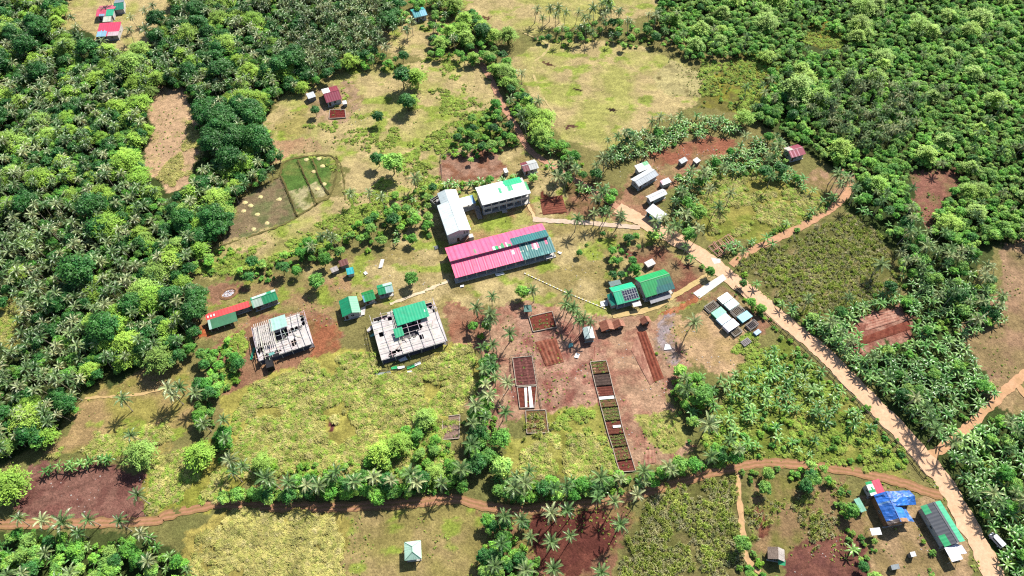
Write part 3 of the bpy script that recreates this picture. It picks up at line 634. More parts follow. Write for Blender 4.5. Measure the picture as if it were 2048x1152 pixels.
m.sheet((L * .18, y1, 6.4), (L * .18, y0, 6.4), (L * .52, y0, 7.5), (L * .52, y1, 7.5), 10, 4, cf(C(206, 220, 222, .62), 9, .04), .05, .03)
m.sheet((L, y0, 6.2), (L, y1, 6.2), (L * .52 + .02, y1, 7.5), (L * .52 + .02, y0, 7.5), 10, 4, cf(WHITER, 9, .04), .05, .03)
m.build('rear_roof', M_METAL, T)
m = MB(WWALL); m.box(L * .22, y0 + .02, 0, L - .5, y1 - .3, 6.1); m.build('rear_wall', M_WALL, T)
# --- covered walkway between the two white blocks
F = frame((922, 414), (952, 406), (918, 398), 3.6); o, rz, L, Wd = F
T = thing('covered_walkway', 'white roofed walkway with a blue sheet joining the two white school blocks', 'walkway', o, rz)
m = MB(); m.sheet((0, 0, 3.6), (L, 0, 3.6), (L, Wd, 3.9), (0, Wd, 3.9), 14, 5, cf(WHITER, 3, .05, [(.76, 1.01, 0, 1, C(130, 190, 232, .62))]), .05, .03); m.build('roof', M_METAL, T)
for x in (.3, L * .5, L - .3):
    for y in (.3, Wd - .3): m = MB(WWALL); m.box(x - .1, y - .1, 0, x + .1, y + .1, 3.6); m.build('post', M_WALL, T)
m = MB(CONCR); m.box(0, 0, -.2, L, Wd, .12); m.build('floor_slab', M_CONC, T)
# --- small grey tank shed behind the white gabled block
F = frame((873, 411), (890, 400), (870, 393), 3.0); o, rz, L, Wd = F
T = thing('tank_shed', 'open topped grey block shed at the rear corner of the white gabled building', 'shed', o, rz)
m = MB(GREYW)
m.box(0, 0, 0, L, .2, 3); m.box(0, Wd - .2, 0, L, Wd, 3); m.box(0, .2, 0, .2, Wd - .2, 3); m.box(L - .2, .2, 0, L, Wd - .2, 3); m.build('wall', M_WALL, T)
m = MB(C(190, 190, 190, .6)); m.tube([(L * .55, Wd * .5, .1), (L * .55, Wd * .5, 2.4)], .9, 14); m.build('water_tank', M_METAL, T)
for k in range(3): m = MB(C(210, 206, 200, .6)); m.bar((.1, Wd * (k + 1) / 4, 3.06), (L - .1, Wd * (k + 1) / 4, 3.06), .14); m.build('beam', M_WOOD, T)

# --- green roofed house and solar house by the nursery road
T, F = house('green_roof_house', 'large house with green gable roof and a teal replaced corner above grey apron', 'house', (1291.5, 595.5), (1350.5, 577), (1273, 555), 3.4, 5.6, 'gx', .6,
     cF=cf(C(0, 156, 84, .72), 11, .05, [(.5, .62, .45, .8, C(6, 128, 108, .6)), (.42, 1.01, -.1, .44, C(8, 112, 112, .6)), (.62, 1.01, .44, .84, C(8, 128, 100, .6))]), cB=cf(C(0, 168, 90, .74), 12, .05), wins=3, posts=6, veranda=1.6)
o, rz, L, Wd = F; m = MB(C(150, 150, 154, .6)); m.sheet((1.5, -2.2, 1.5), (L * .82, -2.2, 1.5), (L * .82, .1, 2.0), (1.5, .1, 2.0), 14, 4, cf(C(150, 150, 156, .6), 3)); m.build('lean_to_roof', M_METAL, T)
for i in range(4): m = MB(WOODC); x = 1.8 + i * (L * .78 - 1.8) / 3; m.bar((x, -2, 0), (x, -2, 1.55), .12); m.build('lean_to_post', M_WOOD, T)
T, F = house('solar_house', 'teal roofed house carrying a two row array of dark solar panels', 'house', (1234.5, 610), (1280, 598), (1222, 575), 3.2, 4.8, 'gx', .6,
     cF=cf(C(6, 178, 132, .72), 13, .05), cB=cf(C(14, 192, 140, .74), 14, .05), wins=2, posts=4, veranda=1.2)
o, rz, L, Wd = F; r = Wd * .6
for j in range(2):
    for i in range(6):
        x0 = L * .36 + i * L * .104; x1 = x0 + L * .104 - .06; t0 = .12 + j * .4; t1 = t0 + .38
        P = lambda x, t, h: (x, r * t, 3.2 + 1.6 * t + h)
        m = MB((.012, .014, .03)); m.add([P(x0, t0, .12), P(x1, t0, .12), P(x1, t1, .12), P(x0, t1, .12), P(x0, t0, .17), P(x1, t0, .17), P(x1, t1, .17), P(x0, t1, .17)], [(3, 2, 1, 0), (4, 5, 6, 7), (0, 1, 5, 4), (1, 2, 6, 5), (2, 3, 7, 6), (3, 0, 4, 7)])
        pn = m.build('solar_panel', M_PANEL, T)
        m = MB(C(210, 214, 216, .7))
        for a, b in (((x0, t0), (x1, t0)), ((x1, t0), (x1, t1)), ((x1, t1), (x0, t1)), ((x0, t1), (x0, t0))): m.bar(P(*a, .15), P(*b, .15), .05, .07)
        m.bar(P(x0, (t0 + t1) / 2, .173), P(x1, (t0 + t1) / 2, .173), .03, .012); m.build('panel_frame', M_METAL, pn)
m = MB(); m.sheet((-1.9, .6, 2.3), (-.05, .6, 3.0), (-.05, r + 1, 3.3), (-1.9, r + 1, 2.5), 5, 6, cf(C(16, 150, 126, .6), 4)); m.build('side_roof', M_METAL, T)
m = MB(WWALL); m.box(-1.7, .9, 0, -.1, r + .6, 2.25); m.build('side_wall', M_WALL, T)
F = frame((1267, 614), (1283.5, 611), (1262, 605), 2.3); o, rz, L, Wd = F
T = thing('shade_canopy', 'small flat pale canopy in front of the solar house', 'canopy', o, rz)
m = MB(); m.sheet((0, 0, 2.3), (L, 0, 2.3), (L, Wd, 2.4), (0, Wd, 2.4), 6, 4, cf(C(214, 206, 206, .62), 2)); m.build('roof', M_METAL, T)
for x in (.15, L - .15):
    for y in (.15, Wd - .15): m = MB(WOODC); m.bar((x, y, 0), (x, y, 2.3), .1); m.build('post', M_WOOD, T)
F = frame((1221, 573), (1243, 568), (1221, 563), 2.2); o, rz, L, Wd = F
T = thing('tarp_shelter', 'dark teal tarpaulin shelter tucked behind the solar house', 'shelter', o, rz)
m = MB(); m.sheet((0, 0, 2.0), (L, 0, 2.2), (L, Wd, 2.3), (0, Wd, 2.1), 8, 5, cf(C(10, 100, 100, .55), 2)); m.build('tarp', M_CLOTH, T)
for x in (.15, L - .15):
    for y in (.15, Wd - .15): m = MB(WOODC); m.bar((x, y, 0), (x, y, 2.0), .1); m.build('post', M_WOOD, T)
T, F = house('storage_shed', 'low pale plank shed with flat frames behind the big green roofed house', 'shed', (1296, 535), (1312, 527), (1290, 524), 1.8, 2.1, 'shed', cF=cf(C(204, 196, 190, .6), 6, .2), wall=GREYW, wins=0, slab=False, ov=.2)

# --- small houses left of the long block
house('green_cottage', 'small white walled cottage with mint green gable roof beside the damaged frame', 'house', (685, 634.5), (721.5, 624.5), (679.5, 601.5), 3.0, 4.3, 'gy', .55,
      cF=cf(C(16, 146, 100, .7), 21, .04), cB=cf(C(96, 184, 140, .62), 22, .04), wins=1)
house('green_cottage', 'tiny cottage with green roof and pale blue left edge between two small houses', 'house', (728, 605), (752, 597.5), (724, 585.5), 2.6, 3.6, 'gx', .6,
      cF=cf(C(0, 148, 80, .72), 23, .04, [(-.1, .14, -1, 2, C(130, 200, 226, .62))]), cB=cf(C(20, 140, 60, .6), 24, .04), wins=1)
house('green_cottage', 'small cottage half green and half pale roofing in front of the round tree', 'house', (757.5, 590.5), (787.5, 583), (753, 571.5), 2.8, 3.9, 'gx', .55,
      cF=cf(C(0, 156, 98, .72), 25, .04, [(.5, 1.01, -1, 2, C(186, 222, 216, .64))]), cB=cf(C(14, 156, 104, .6), 26, .04, [(.42, 1.01, -1, 2, C(196, 226, 220, .64))]), wins=2, posts=4, veranda=.9)
house('tin_shed', 'bright turquoise roofed shed among the leafy trees', 'shed', (694.5, 550), (709, 546.5), (692, 537), 2.2, 2.9, 'shed', cF=cf(C(40, 190, 196, .62), 27, .08), wins=0, slab=False, ov=.3)
house('tin_shed', 'rust brown roofed shed beside grey sheets under the trees', 'shed', (681, 534), (698, 528), (677, 522), 2.2, 2.7, 'shed', cF=cf(C(122, 62, 52, .6), 28, .1), wall=GREYW, wins=0, slab=False, ov=.3)
house('tin_shed', 'grey tin shed at the edge of the shrubs west of the turquoise roof', 'shed', (664, 546), (678, 540), (660, 537), 1.8, 2.2, 'shed', cF=cf(C(190, 180, 174, .6), 29, .1), wall=GREYW, wins=0, slab=False, ov=.3)
# --- red and green long shed, green shed
T, F = house('long_shed', 'long low shed with red rear roof and faded green front roof', 'shed', (413, 641), (500, 613.5), (408, 629.5), 2.7, 3.4, 'shed',
     cF=cf(C(238, 84, 84, .74), 31, .05, [(.03, .06, .2, .8, WHITER), (.10, .13, .2, .8, WHITER), (.18, .21, .2, .8, WHITER)]), wall=GREYW, wins=4)
o, rz, L, Wd = F
m = MB(); x1 = L * .66; m.sheet((.3, -4.2, 2.1), (x1, -4.2, 2.1), (x1, -.05, 2.68), (.3, -.05, 2.68), 22, 5, cf(C(70, 136, 96, .6), 32, .05, [(-.1, .1, -1, 2, C(180, 216, 206, .62))])); m.build('front_roof', M_METAL, T)
for i in range(5): m = MB(WOODC); m.bar((.6 + i * (x1 - 1) / 4, -4.0, 0), (.6 + i * (x1 - 1) / 4, -4.0, 2.1), .12); m.build('post', M_WOOD, T)
F = frame((435.5, 650), (447.5, 647), (434.5, 643.5), 2.0); o, rz, L, Wd = F
T = thing('shade_canopy', 'little mint canopy standing before the red and green shed', 'canopy', o, rz)
m = MB(); m.sheet((0, 0, 2.0), (L, 0, 2.0), (L, Wd, 2.1), (0, Wd, 2.1), 5, 3, cf(C(130, 214, 196, .62), 2)); m.build('roof', M_METAL, T)
for x in (.15, L - .15):
    for y in (.15, Wd - .15): m = MB(WOODC); m.bar((x, y, 0), (x, y, 2.0), .1); m.build('post', M_WOOD, T)
house('green_shed', 'green gable shed with pale striped patch next to the red roof', 'shed', (506.5, 616.5), (556.5, 598.5), (496.5, 597.5), 2.9, 3.9, 'gx', .62,
      cF=cf(C(0, 138, 88, .72), 33, .04, [(-.1, .08, -1, 2, C(150, 210, 180, .6)), (.14, .2, -1, .9, C(206, 180, 170, .6)), (.25, .31, -1, .9, C(206, 180, 170, .6)), (.08, .42, -1, .95, C(186, 206, 190, .6))]),
      cB=cf(C(40, 170, 120, .6), 34, .04, [(.06, .62, .1, .95, C(206, 232, 216, .64)), (.82, 1.01, -1, 2, C(206, 232, 216, .64))]), wall=GREYW, wins=3)

# --- storm damaged buildings: walls, bare ceilings, rafters, a few roof sheets left
def damaged(name, label, fl, fr, bl, H, holes, sheets, nraf, npur, seed):
    F = frame(fl, fr, bl, H); o, rz, L, Wd = F; footprint(F, .5); T = thing(name, label, 'damaged building', o, rz); rr = random.Random(seed)
    m = MB(C(208, 196, 188, .62)); x0, x1, y0, y1, t = 1.0, L - 1.0, 1.4, Wd - 1.0, .18; zt = H - .75
    m.box(x0, y0, 0, x1, y0 + t, zt); m.box(x0, y1 - t, 0, x1, y1, zt); m.box(x0, y0 + t, 0, x0 + t, y1 - t, zt); m.box(x1 - t, y0 + t, 0, x1, y1 - t, zt)
    for k in (.33, .66): m.box(L * k, y0 + t, 0, L * k + t, y1 - t, zt - .02)
    m.build('wall', M_WALL, T)
    m = MB(C(120, 116, 122, .6)); m.box(.5, .4, -.2, L - .5, Wd - .4, .12); m.build('floor_slab', M_CONC, T)
    m = MB()
    def cc(s, tt):
        for s0, s1, t0, t1 in holes:
            e = .015 * math.sin(s * 70) + .015 * math.sin(tt * 50)
            if s0 < s + e < s1 and t0 < tt + e < t1: return None
        r = random.Random(int(s * 16) * 5 + int(tt * 10) * 77 + seed); k = r.uniform(.9, 1.08)
        if r.random() < .03: return None
        return tuple(x * k for x in C(228, 220, 216, .62))
    m.sheet((.15, .15, H - .6), (L - .15, .15, H - .6), (L - .15, Wd - .15, H - .6), (.15, Wd - .15, H - .6), 64, 40, cc, .04); m.build('ceiling', M_WALL, T)
    hr = H + .75; zr = lambda y: H + .75 * (1 - abs(y / Wd - .55) / .55)
    for i in range(nraf):
        x = .2 + (L - .4) * i / (nraf - 1) + rr.uniform(-.1, .1); m = MB(tuple(c * rr.uniform(.8, 1.1) for c in WOODC))
        yr = Wd * .55; m.bar((x, -.2, zr(-.2) - .02), (x, yr, hr), .14, .18); m.bar((x, yr, hr), (x, Wd + .1, zr(Wd)), .14, .18)
        m.bar((x + .09, yr, hr - .1), (x + .09, yr, H - .55), .1); m.build('rafter', M_WOOD, T)
    for k in range(npur):
        y = Wd * (.04 + .92 * k / (npur - 1)); a = rr.uniform(0, .25) * L if rr.random() < .5 else .1; b = L * rr.uniform(.55, 1) if rr.random() < .4 else L - .1
        m = MB(tuple(c * rr.uniform(.75, 1.1) for c in WOODC)); m.bar((a, y, zr(y) + .13), (b, y + rr.uniform(-.3, .3), zr(y) + .13), .1); m.build('purlin', M_WOOD, T)
    for s0, s1, t0, t1, col in sheets:
        m = MB(); ya, yb = Wd * t0, Wd * t1; n = max(4, int((s1 - s0) * L / .55))
        m.sheet((L * s0, ya, zr(ya) + .2), (L * s1, ya + .3, zr(ya) + .2), (L * s1, yb, zr(yb) + .2), (L * s0, yb, zr(yb) + .2), n, 6, cf(col, seed, .05), .04, .03); m.build('roof_sheet', M_METAL, T)
    for i in range(6):
        x = .3 + (L - .6) * i / 5; m = MB(CONCR); m.box(x - .13, .05, 0, x + .13, .31, H - .05); m.build('post', M_CONC, T)
    for i in range(9):
        a = Vector((rr.uniform(.1, .9) * L, rr.uniform(.1, .9) * Wd, H - .4)); d = Vector((rr.uniform(-1, 1), rr.uniform(-1, 1), .06)).normalized() * rr.uniform(2, 4)
        m = MB(tuple(c * rr.uniform(.7, 1.1) for c in WOODC)); m.bar(a, a + d, .12); m.build('loose_timber', M_WOOD, T)
    return T
damaged('damaged_building', 'roofless building with pale ceilings, bare rafters and two remaining green roof pieces', (762.2, 720.5), (895.3, 681.3), (741.7, 631.3), 3.5,
        [(.36, .62, .30, .60), (.13, .3, .06, .14), (.62, .7, .42, .6), (.0, .26, .86, 1.0), (.72, 1.0, .82, 1)], [(.36, .86, .58, .99, C(0, 164, 118, .74)), (.285, .42, .34, .54, C(0, 158, 110, .74)), (.8, .85, .72, .78, WHITER)], 7, 9, 5)
damaged('damaged_building', 'wrecked frame of pale rafters with dark ceiling holes and a mint roof remnant', (517, 722), (627, 685.5), (506, 654), 3.3,
        [(.36, .58, .34, .66), (.66, .86, .52, .64), (.08, .40, .0, .14), (.55, .62, .5, .7), (.02, .12, .2, .5), (.12, .3, .4, .44), (.9, 1.01, .6, 1.01), (.62, .7, .1, .3)], [(.34, .64, .66, 1.06, C(172, 218, 204, .62)), (.2, .3, .02, .1, C(120, 190, 180, .6))], 9, 7, 9)
F = frame((517, 722), (627, 685.5), (506, 654), 3.3)
T = bpy.data.objects['damaged_building.001']; o, rz, L, Wd = F
for i in range(10):
    x = L * .05 + i * L * .034; m = MB(tuple(c * random.Random(i).uniform(.8, 1.1) for c in WOODC)); m.bar((x, Wd * .3, 4.2), (x + .25, Wd * 1.04, 3.95), .2); m.build('roof_batten', M_WOOD, T)
m = MB(C(40, 40, 44, .6)); m.box(L * .1, -3.6, 0, L * .22, .0, 2.6); m.build('annex', M_WALL, T)

# --- gazebo
F = frame((809.5, 1121.5), (843, 1117.5), (809.5, 1084.5), 3.2); o, rz, L, Wd = F; footprint(F)
T = thing('gazebo', 'pale mint hipped roof pavilion on posts alone on the grass', 'gazebo', o, rz)
m = MB(); cg = C(196, 236, 212, .74); a, b = (L / 2, Wd * .36, 4.7), (L / 2, Wd * .64, 4.7)
c4 = [(0, 0, 3.2), (L, 0, 3.2), (L, Wd, 3.2), (0, Wd, 3.2)]
for f, k in (((c4[0], c4[1], a, a), 1), ((c4[1], c4[2], b, a), 1), ((c4[2], c4[3], b, b), 1), ((c4[3], c4[0], a, b), 1)): m.sheet(*f, 12, 6, cf(cg, 3, .03), .05, .02)
m.build('roof', M_METAL, T)
m = MB(C(130, 180, 150, .6))
for p in c4: m.bar((p[0], p[1], p[2] + .1), ((a if p[1] == 0 else b)[0], (a if p[1] == 0 else b)[1], 4.8), .14, .08)
m.bar((a[0], a[1], 4.83), (b[0], b[1], 4.83), .14, .08); m.build('hip_cap', M_METAL, T)
for x in (.5, L - .5):
    for y in (.5, Wd / 2, Wd - .5): m = MB(C(170, 100, 80, .6)); m.box(x - .1, y - .1, 0, x + .1, y + .1, 3.25); m.build('post', M_WALL, T)
m = MB(CONCR); m.box(.3, .3, -.2, L - .3, Wd - .3, .18); m.build('floor_slab', M_CONC, T)
for x in (.62, L - .98): m = MB(WOODC); m.box(x, .9, .5, x + .36, Wd - .9, .58); m.box(x + .05, 1.0, .18, x + .31, 1.15, .5); m.box(x + .05, Wd - 1.15, .18, x + .31, Wd - 1.0, .5); m.build('bench', M_WOOD, T)

# --- thatched garden huts
for lb, q in (('brown thatched hut, larger one of the joined pair above the ploughed strip', ((1203.5, 664), (1229, 659), (1201, 645))),
              ('smaller brown thatched hut on the right of the joined pair', ((1230, 658), (1251, 653), (1229, 643.5))),
              ('lone brown thatched hut with a dark shadow beside orange soil', ((1285, 650), (1303, 644), (1278, 639)))):
    house('thatched_hut', lb, 'hut', *q, 2.0, 3.2, 'gy', .55, cF=cf(C(170, 112, 92, .6), 41, .16), cB=cf(C(190, 138, 116, .6), 42, .16), wall=C(110, 84, 66, .6), wins=1, ov=.5, slab=False, group='thatched huts', roofmat=M_THATCH, th=.12)
T, F = house('thatched_hut', 'weathered grey thatched farmhouse with a green sheet at its eave', 'hut', (1536, 1118), (1569, 1124), (1537, 1094), 2.3, 4.0, 'gy', .5, cF=cf(C(170, 150, 136, .6), 43, .14), cB=cf(C(206, 196, 188, .62), 44, .14), wall=C(96, 70, 54, .6), wins=1, roofmat=M_THATCH, th=.14)
o, rz, L, Wd = F; m = MB(); m.sheet((L * .62, -1.0, 2.0), (L + .3, -1.0, 2.0), (L + .3, .5, 2.5), (L * .62, .5, 2.5), 5, 3, cf(C(60, 190, 130, .6), 2)); m.build('eave_sheet', M_METAL, T)

# --- grey tin kiosk amid palms; green canopy
house('tin_shed', 'pale grey tin shed half hidden beneath the leaning palms', 'shed', (1170, 679), (1190, 676.5), (1162, 656), 2.5, 3.1, 'gy', .5, cF=cf(C(184, 206, 204, .62), 45, .06), cB=cf(C(200, 214, 212, .62), 46, .06), wall=GREYW, wins=0, ov=.3)
F = frame((1048, 624), (1064, 623), (1049, 611), 2.2); o, rz, L, Wd = F
T = thing('shade_canopy', 'dark teal netted canopy under the bright round tree', 'canopy', o, rz)
m = MB(); m.sheet((0, 0, 2.2), (L, 0, 2.2), (L, Wd, 2.4), (0, Wd, 2.4), 5, 4, cf(C(10, 110, 96, .55), 2)); m.build('roof', M_CLOTH, T)
for x in (.15, L - .15):
    for y in (.15, Wd - .15): m = MB(WOODC); m.bar((x, y, 0), (x, y, 2.2), .1); m.build('post', M_WOOD, T)

# --- blue tarpaulin house and its neighbours (lower right)
F = frame((1812, 1052), (1855, 1040), (1785, 1000), 4.0)
T, F = house('blue_tarp_house', 'wooden house wrapped in bright blue tarpaulins with a bare brown gable', 'house', (1776, 1050.5), (1817, 1043), (1747, 990), 3.8, 5.6, 'gy', .5,
     cF=cf(C(36, 108, 200, .78), 51, .3, [(.87, 1.1, -1, 2, C(110, 96, 92, .6)), (.3, .36, -1, 2, C(120, 170, 226, .7))]), cB=cf(C(52, 134, 224, .8), 52, .3, [(-.1, .13, -1, 2, C(190, 146, 110, .66)), (.5, .55, -1, 2, C(30, 90, 180, .7))]), wall=C(186, 140, 104, .6), wins=2, roofmat=M_CLOTH, th=.08, jag=.22)
o, rz, L, Wd = F
m = MB(); m.sheet((0, -.3, 3.75), (L, -.3, 3.75), (L * .5 + .8, .25, 5.3), (L * .5 - .8, .25, 5.3), 12, 4, cf(C(186, 144, 112, .6), 3, .1)); m.build('gable_hood', M_WOOD, T)
wing = MB(); ya, yb = Wd * .52, Wd * 1.0
wing.sheet((L * .5, ya, 5.5), (L * 1.75, ya - .5, 3.6), (L * 1.75, (ya + yb) / 2 - .5, 4.9), (L * .5, (ya + yb) / 2, 5.65), 12, 6, cf(C(44, 122, 218, .8), 53, .3), .08, 0, .22)
wing.sheet((L * .5, (ya + yb) / 2, 5.65), (L * 1.75, (ya + yb) / 2 - .5, 4.9), (L * 1.75, yb - .5, 3.7), (L * .5, yb, 5.4), 12, 6, cf(C(34, 104, 200, .78), 54, .3), .08, 0, .22)
wing.build('wing_roof', M_CLOTH, T)
m = MB(C(190, 170, 150, .6)); m.box(L - .54, ya + .4, 0, L * 1.68, yb - 1, 3.5); m.build('wing_wall', M_WALL, T)
m = MB(); m.sheet((L * .95, .4, 3.4), (L * 1.35, -.2, 2.7), (L * 1.2, ya - .6, 3.1), (L * .9, ya - .4, 3.7), 8, 6, cf(C(46, 128, 216, .62), 55, .2), .06, 0, .22); m.build('side_tarp', M_CLOTH, T)
house('pink_green_shed', 'narrow shed roofed in pink with green and white striped edge behind blue tarpaulins', 'shed', (1742, 992), (1770, 985), (1729, 965), 3.2, 3.9, 'shed',
      cF=cf(C(228, 84, 112, .64), 56, .05, [(-.1, .42, .75, 1.1, GREENR), (-.1, .42, .5, .75, WHITER), (-.1, .42, .25, .5, GREENR), (-.1, .42, 0, .25, WHITER), (-.1, .42, -1, 0.0, GREENR)]), wins=1)
house('tin_shed', 'little pink and white roofed lean-to against the blue tarpaulin house', 'shed', (1810, 1040), (1822, 1035), (1808, 1023), 2.4, 2.8, 'shed', cF=cf(C(220, 214, 206, .62), 57, .05, [(-.1, 1.1, -.1, .5, C(224, 90, 110, .6))]), wins=0, ov=.2, slab=False)
house('tin_shed', 'narrow mint sheeted lean-to left of the blue tarpaulin house', 'shed', (1722, 1025), (1733, 1021), (1715, 996), 2.2, 2.6, 'shed', cF=cf(C(130, 200, 170, .6), 58, .1), wall=GREYW, wins=0, ov=.2, slab=False)
F = frame((1744, 1071), (1764, 1069), (1741, 1057), 2.4); o, rz, L, Wd = F
T = thing('shade_canopy', 'square white canopy below the blue tarpaulin house', 'canopy', o, rz)
m = MB(); m.sheet((0, 0, 2.4), (L, 0, 2.4), (L, Wd, 2.6), (0, Wd, 2.6), 8, 5, cf(C(240, 240, 244, .72), 2, .03)); m.build('roof', M_CLOTH, T)
for x in (.15, L - .15):
    for y in (.15, Wd - .15): m = MB(WOODC); m.bar((x, y, 0), (x, y, 2.4), .1); m.build('post', M_WOOD, T)
T, F = house('roadside_house', 'long roadside house roofed in dark grey and translucent green strips', 'house', (1889, 1094), (1930, 1082), (1843, 1012), 3.2, 4.4, 'gy', .55,
      cF=cf(C(78, 84, 94, .6), 61, .04, [(.55, 1.0, -.1, .52, C(78, 84, 94, .6)), (.73, 1.01, -.1, .42, C(20, 180, 110, .62)), (-.1, .22, -.1, .5, C(30, 180, 116, .62))]),
      cB=cf(C(80, 196, 150, .62), 62, .08, [(-1, 2, .66, 1.1, C(84, 90, 100, .6))]), wins=2)
F = frame((1904, 1124), (1926, 1118), (1891, 1095), 2.9); o, rz, L, Wd = F; footprint(F)
T = thing('shade_canopy', 'large white canopy at the lower end of the long roadside house', 'canopy', o, rz)
m = MB(); m.sheet((0, 0, 2.9), (L, 0, 2.9), (L, Wd, 3.1), (0, Wd, 3.1), 12, 6, cf(C(240, 240, 248, .74), 2, .02)); m.sheet((L + .1, Wd * .35, 2.5), (L + 2.6, Wd * .3, 2.3), (L + 2.4, Wd * .9, 2.4), (L + .1, Wd * 1.1, 2.7), 5, 5, cf(C(220, 222, 240, .7), 3, .02)); m.build('roof', M_CLOTH, T)
for x in (.15, L - .15):
    for y in (.15, Wd - .15): m = MB(WOODC); m.bar((x, y, 0), (x, y, 2.9), .1); m.build('post', M_WOOD, T)
house('tin_shed', 'tiny white tin outhouse in the yard of the blue tarpaulin house', 'shed', (1823, 1114), (1833, 1112), (1822, 1104), 1.8, 2.1, 'shed', cF=cf(WHITER, 71, .05), wall=GREYW, wins=0, ov=.1, slab=False)
house('tin_shed', 'grey slatted hutch among bushes at the bottom edge', 'shed', (1784, 1140), (1800, 1137), (1782, 1130), 1.6, 2.0, 'shed', cF=cf(GREYR, 72, .12), wall=GREYW, wins=0, ov=.1, slab=False)

# --- hamlet right of the school walkway
house('tin_house', 'grey tin house with a low L shaped roof, biggest of the roadside hamlet', 'house', (1277.5, 373.5), (1317.6, 350), (1262, 358), 3.0, 3.9, 'gx', .5, cF=cf(C(176, 186, 196, .62), 81, .05), cB=cf(C(214, 222, 226, .64), 82, .05), wins=2)
house('tin_house', 'pale tin wing with a green corner sheet behind the L shaped roof', 'house', (1278, 345), (1303, 335), (1266, 332.5), 3.0, 3.7, 'shed', cF=cf(C(220, 224, 224, .64), 83, .05, [(.6, 1.01, .55, 1.1, GREENR)]), wins=0)
house('tin_shed', 'white leaning tin shed with open front on the hamlet footpath', 'shed', (1301, 404), (1335, 388), (1294, 392), 2.6, 3.4, 'gx', .5, cF=cf(C(222, 226, 230, .8), 84, .07), cB=cf(C(224, 226, 226, .66), 85, .07), wins=1)
house('roadside_store', 'white sloped roof store with turquoise side beside the dirt road', 'house', (1291, 421), (1320, 443), (1307, 408), 3.0, 4.0, 'shed', cF=cf(C(240, 242, 244, .78), 86, .03), wall=C(60, 190, 200, .6), wins=1)
house('tin_shed', 'small white tin shed with a pink sheet right of the L shaped house', 'shed', (1326, 371), (1343, 364), (1322, 361), 2.2, 2.6, 'shed', cF=cf(C(220, 222, 228, .64), 87, .05, [(-.1, .2, .5, 1.1, C(226, 150, 170, .6))]), wins=0, ov=.2)
house('tin_shed', 'little grey tin roof among palms near the pink soil plot', 'shed', (1363, 328), (1376, 321), (1361, 318), 2.0, 2.5, 'shed', cF=cf(GREYR, 88, .08), wall=GREYW, wins=0, ov=.2, slab=False)
house('tin_shed', 'grey plank shed beside a small earth yard in the banana grove', 'shed', (1393, 327), (1402, 321), (1388, 318), 2.0, 2.3, 'shed', cF=cf(C(196, 190, 184, .6), 89, .1), wall=GREYW, wins=0, ov=.2, slab=False)
# --- scattered dwellings
house('maroon_roof_house', 'maroon striped roof house at the edge of the broadleaf wood', 'house', (1583, 316), (1612, 308), (1568, 296), 3.0, 4.2, 'gx', .5, cF=cf(C(160, 26, 66, .6), 91, .05, [(.08, .14, -1, 2, C(214, 140, 160, .6)), (.3, .36, -1, 2, C(214, 140, 160, .6)), (.52, .58, -1, 2, C(214, 140, 160, .6))]), cB=cf(C(206, 198, 190, .62), 92, .08, [(.4, 1.1, -1, 2, C(150, 30, 66, .6))]), wins=2)
house('tin_house', 'white and maroon roofed house behind the hedge north of the school', 'house', (1048, 344), (1078, 336), (1042, 326), 2.8, 3.8, 'gx', .5, cF=cf(C(204, 208, 206, .64), 93, .06, [(-.1, .42, -1, 2, C(134, 52, 66, .6))]), wins=1)
house('tin_shed', 'tiny white tin hut left of the maroon and white house', 'shed', (1010, 346), (1017, 344), (1008, 337), 2.2, 2.5, 'shed', cF=cf(WHITER, 94, .05), wins=0, ov=.15, slab=False)
house('maroon_roof_house', 'farmhouse with dark maroon roof and white eaves on the upper meadow', 'house', (653, 206), (684, 198), (646, 178), 2.8, 4.0, 'gx', .5, cF=cf(C(140, 24, 62, .6), 95, .05), cB=cf(C(156, 60, 76, .6), 96, .08, [(-.1, .45, -1, 2, WHITER)]), wins=1)
house('tin_shed', 'white tin shed west of the maroon farmhouse', 'shed', (617, 198), (632, 193), (614, 187), 2.2, 2.6, 'shed', cF=cf(C(214, 220, 226, .64), 97, .05), wall=GREYW, wins=0, ov=.2)
house('tin_shed', 'white roofed hutch standing beside the brown garden of the maroon farmhouse', 'shed', (686, 209), (694, 207.5), (685, 202), 1.8, 2.1, 'shed', cF=cf(WHITER, 98, .05), wall=GREYW, wins=0, ov=.15, slab=False)
house('teal_roof_house', 'house with turquoise roof at the head of the upper clearing', 'house', (829, 36), (855, 30), (828, 18), 3.0, 4.2, 'gx', .5, cF=cf(C(30, 160, 170, .6), 101, .06, [(.55, 1.1, -1, 2, C(120, 200, 226, .62))]), cB=cf(C(60, 190, 180, .6), 102, .06), wins=2)
house('pink_roof_house', 'pink roofed house with pale blue front sheets in the top left clearing', 'house', (192, 74), (236, 71), (206, 46), 2.8, 3.8, 'shed', cF=cf(C(236, 72, 110, .62), 103, .05, [(-.1, .45, -.1, .42, C(150, 200, 226, .62)), (.5, 1.1, -.1, .3, C(214, 190, 196, .62))]), wins=2)
house('pink_roof_house', 'house with patchwork pink, blue and green roof above the pink one', 'house', (191, 33), (226, 31), (196, 12), 2.8, 3.6, 'gx', .5, cF=cf(C(230, 90, 120, .62), 104, .08, [(.55, 1.1, -1, 2, C(60, 196, 150, .6)), (.2, .5, -.1, .4, C(160, 196, 226, .6))]), cB=cf(C(226, 110, 136, .6), 105, .08, [(-.1, .5, -1, 2, C(200, 120, 120, .6))]), wins=1)
house('tin_shed', 'pale cream shed between the two pink roofed houses', 'shed', (205, 44.5), (221, 43), (206, 33.5), 2.2, 2.6, 'shed', cF=cf(C(214, 218, 200, .62), 106, .05), wall=GREYW, wins=0, ov=.2)
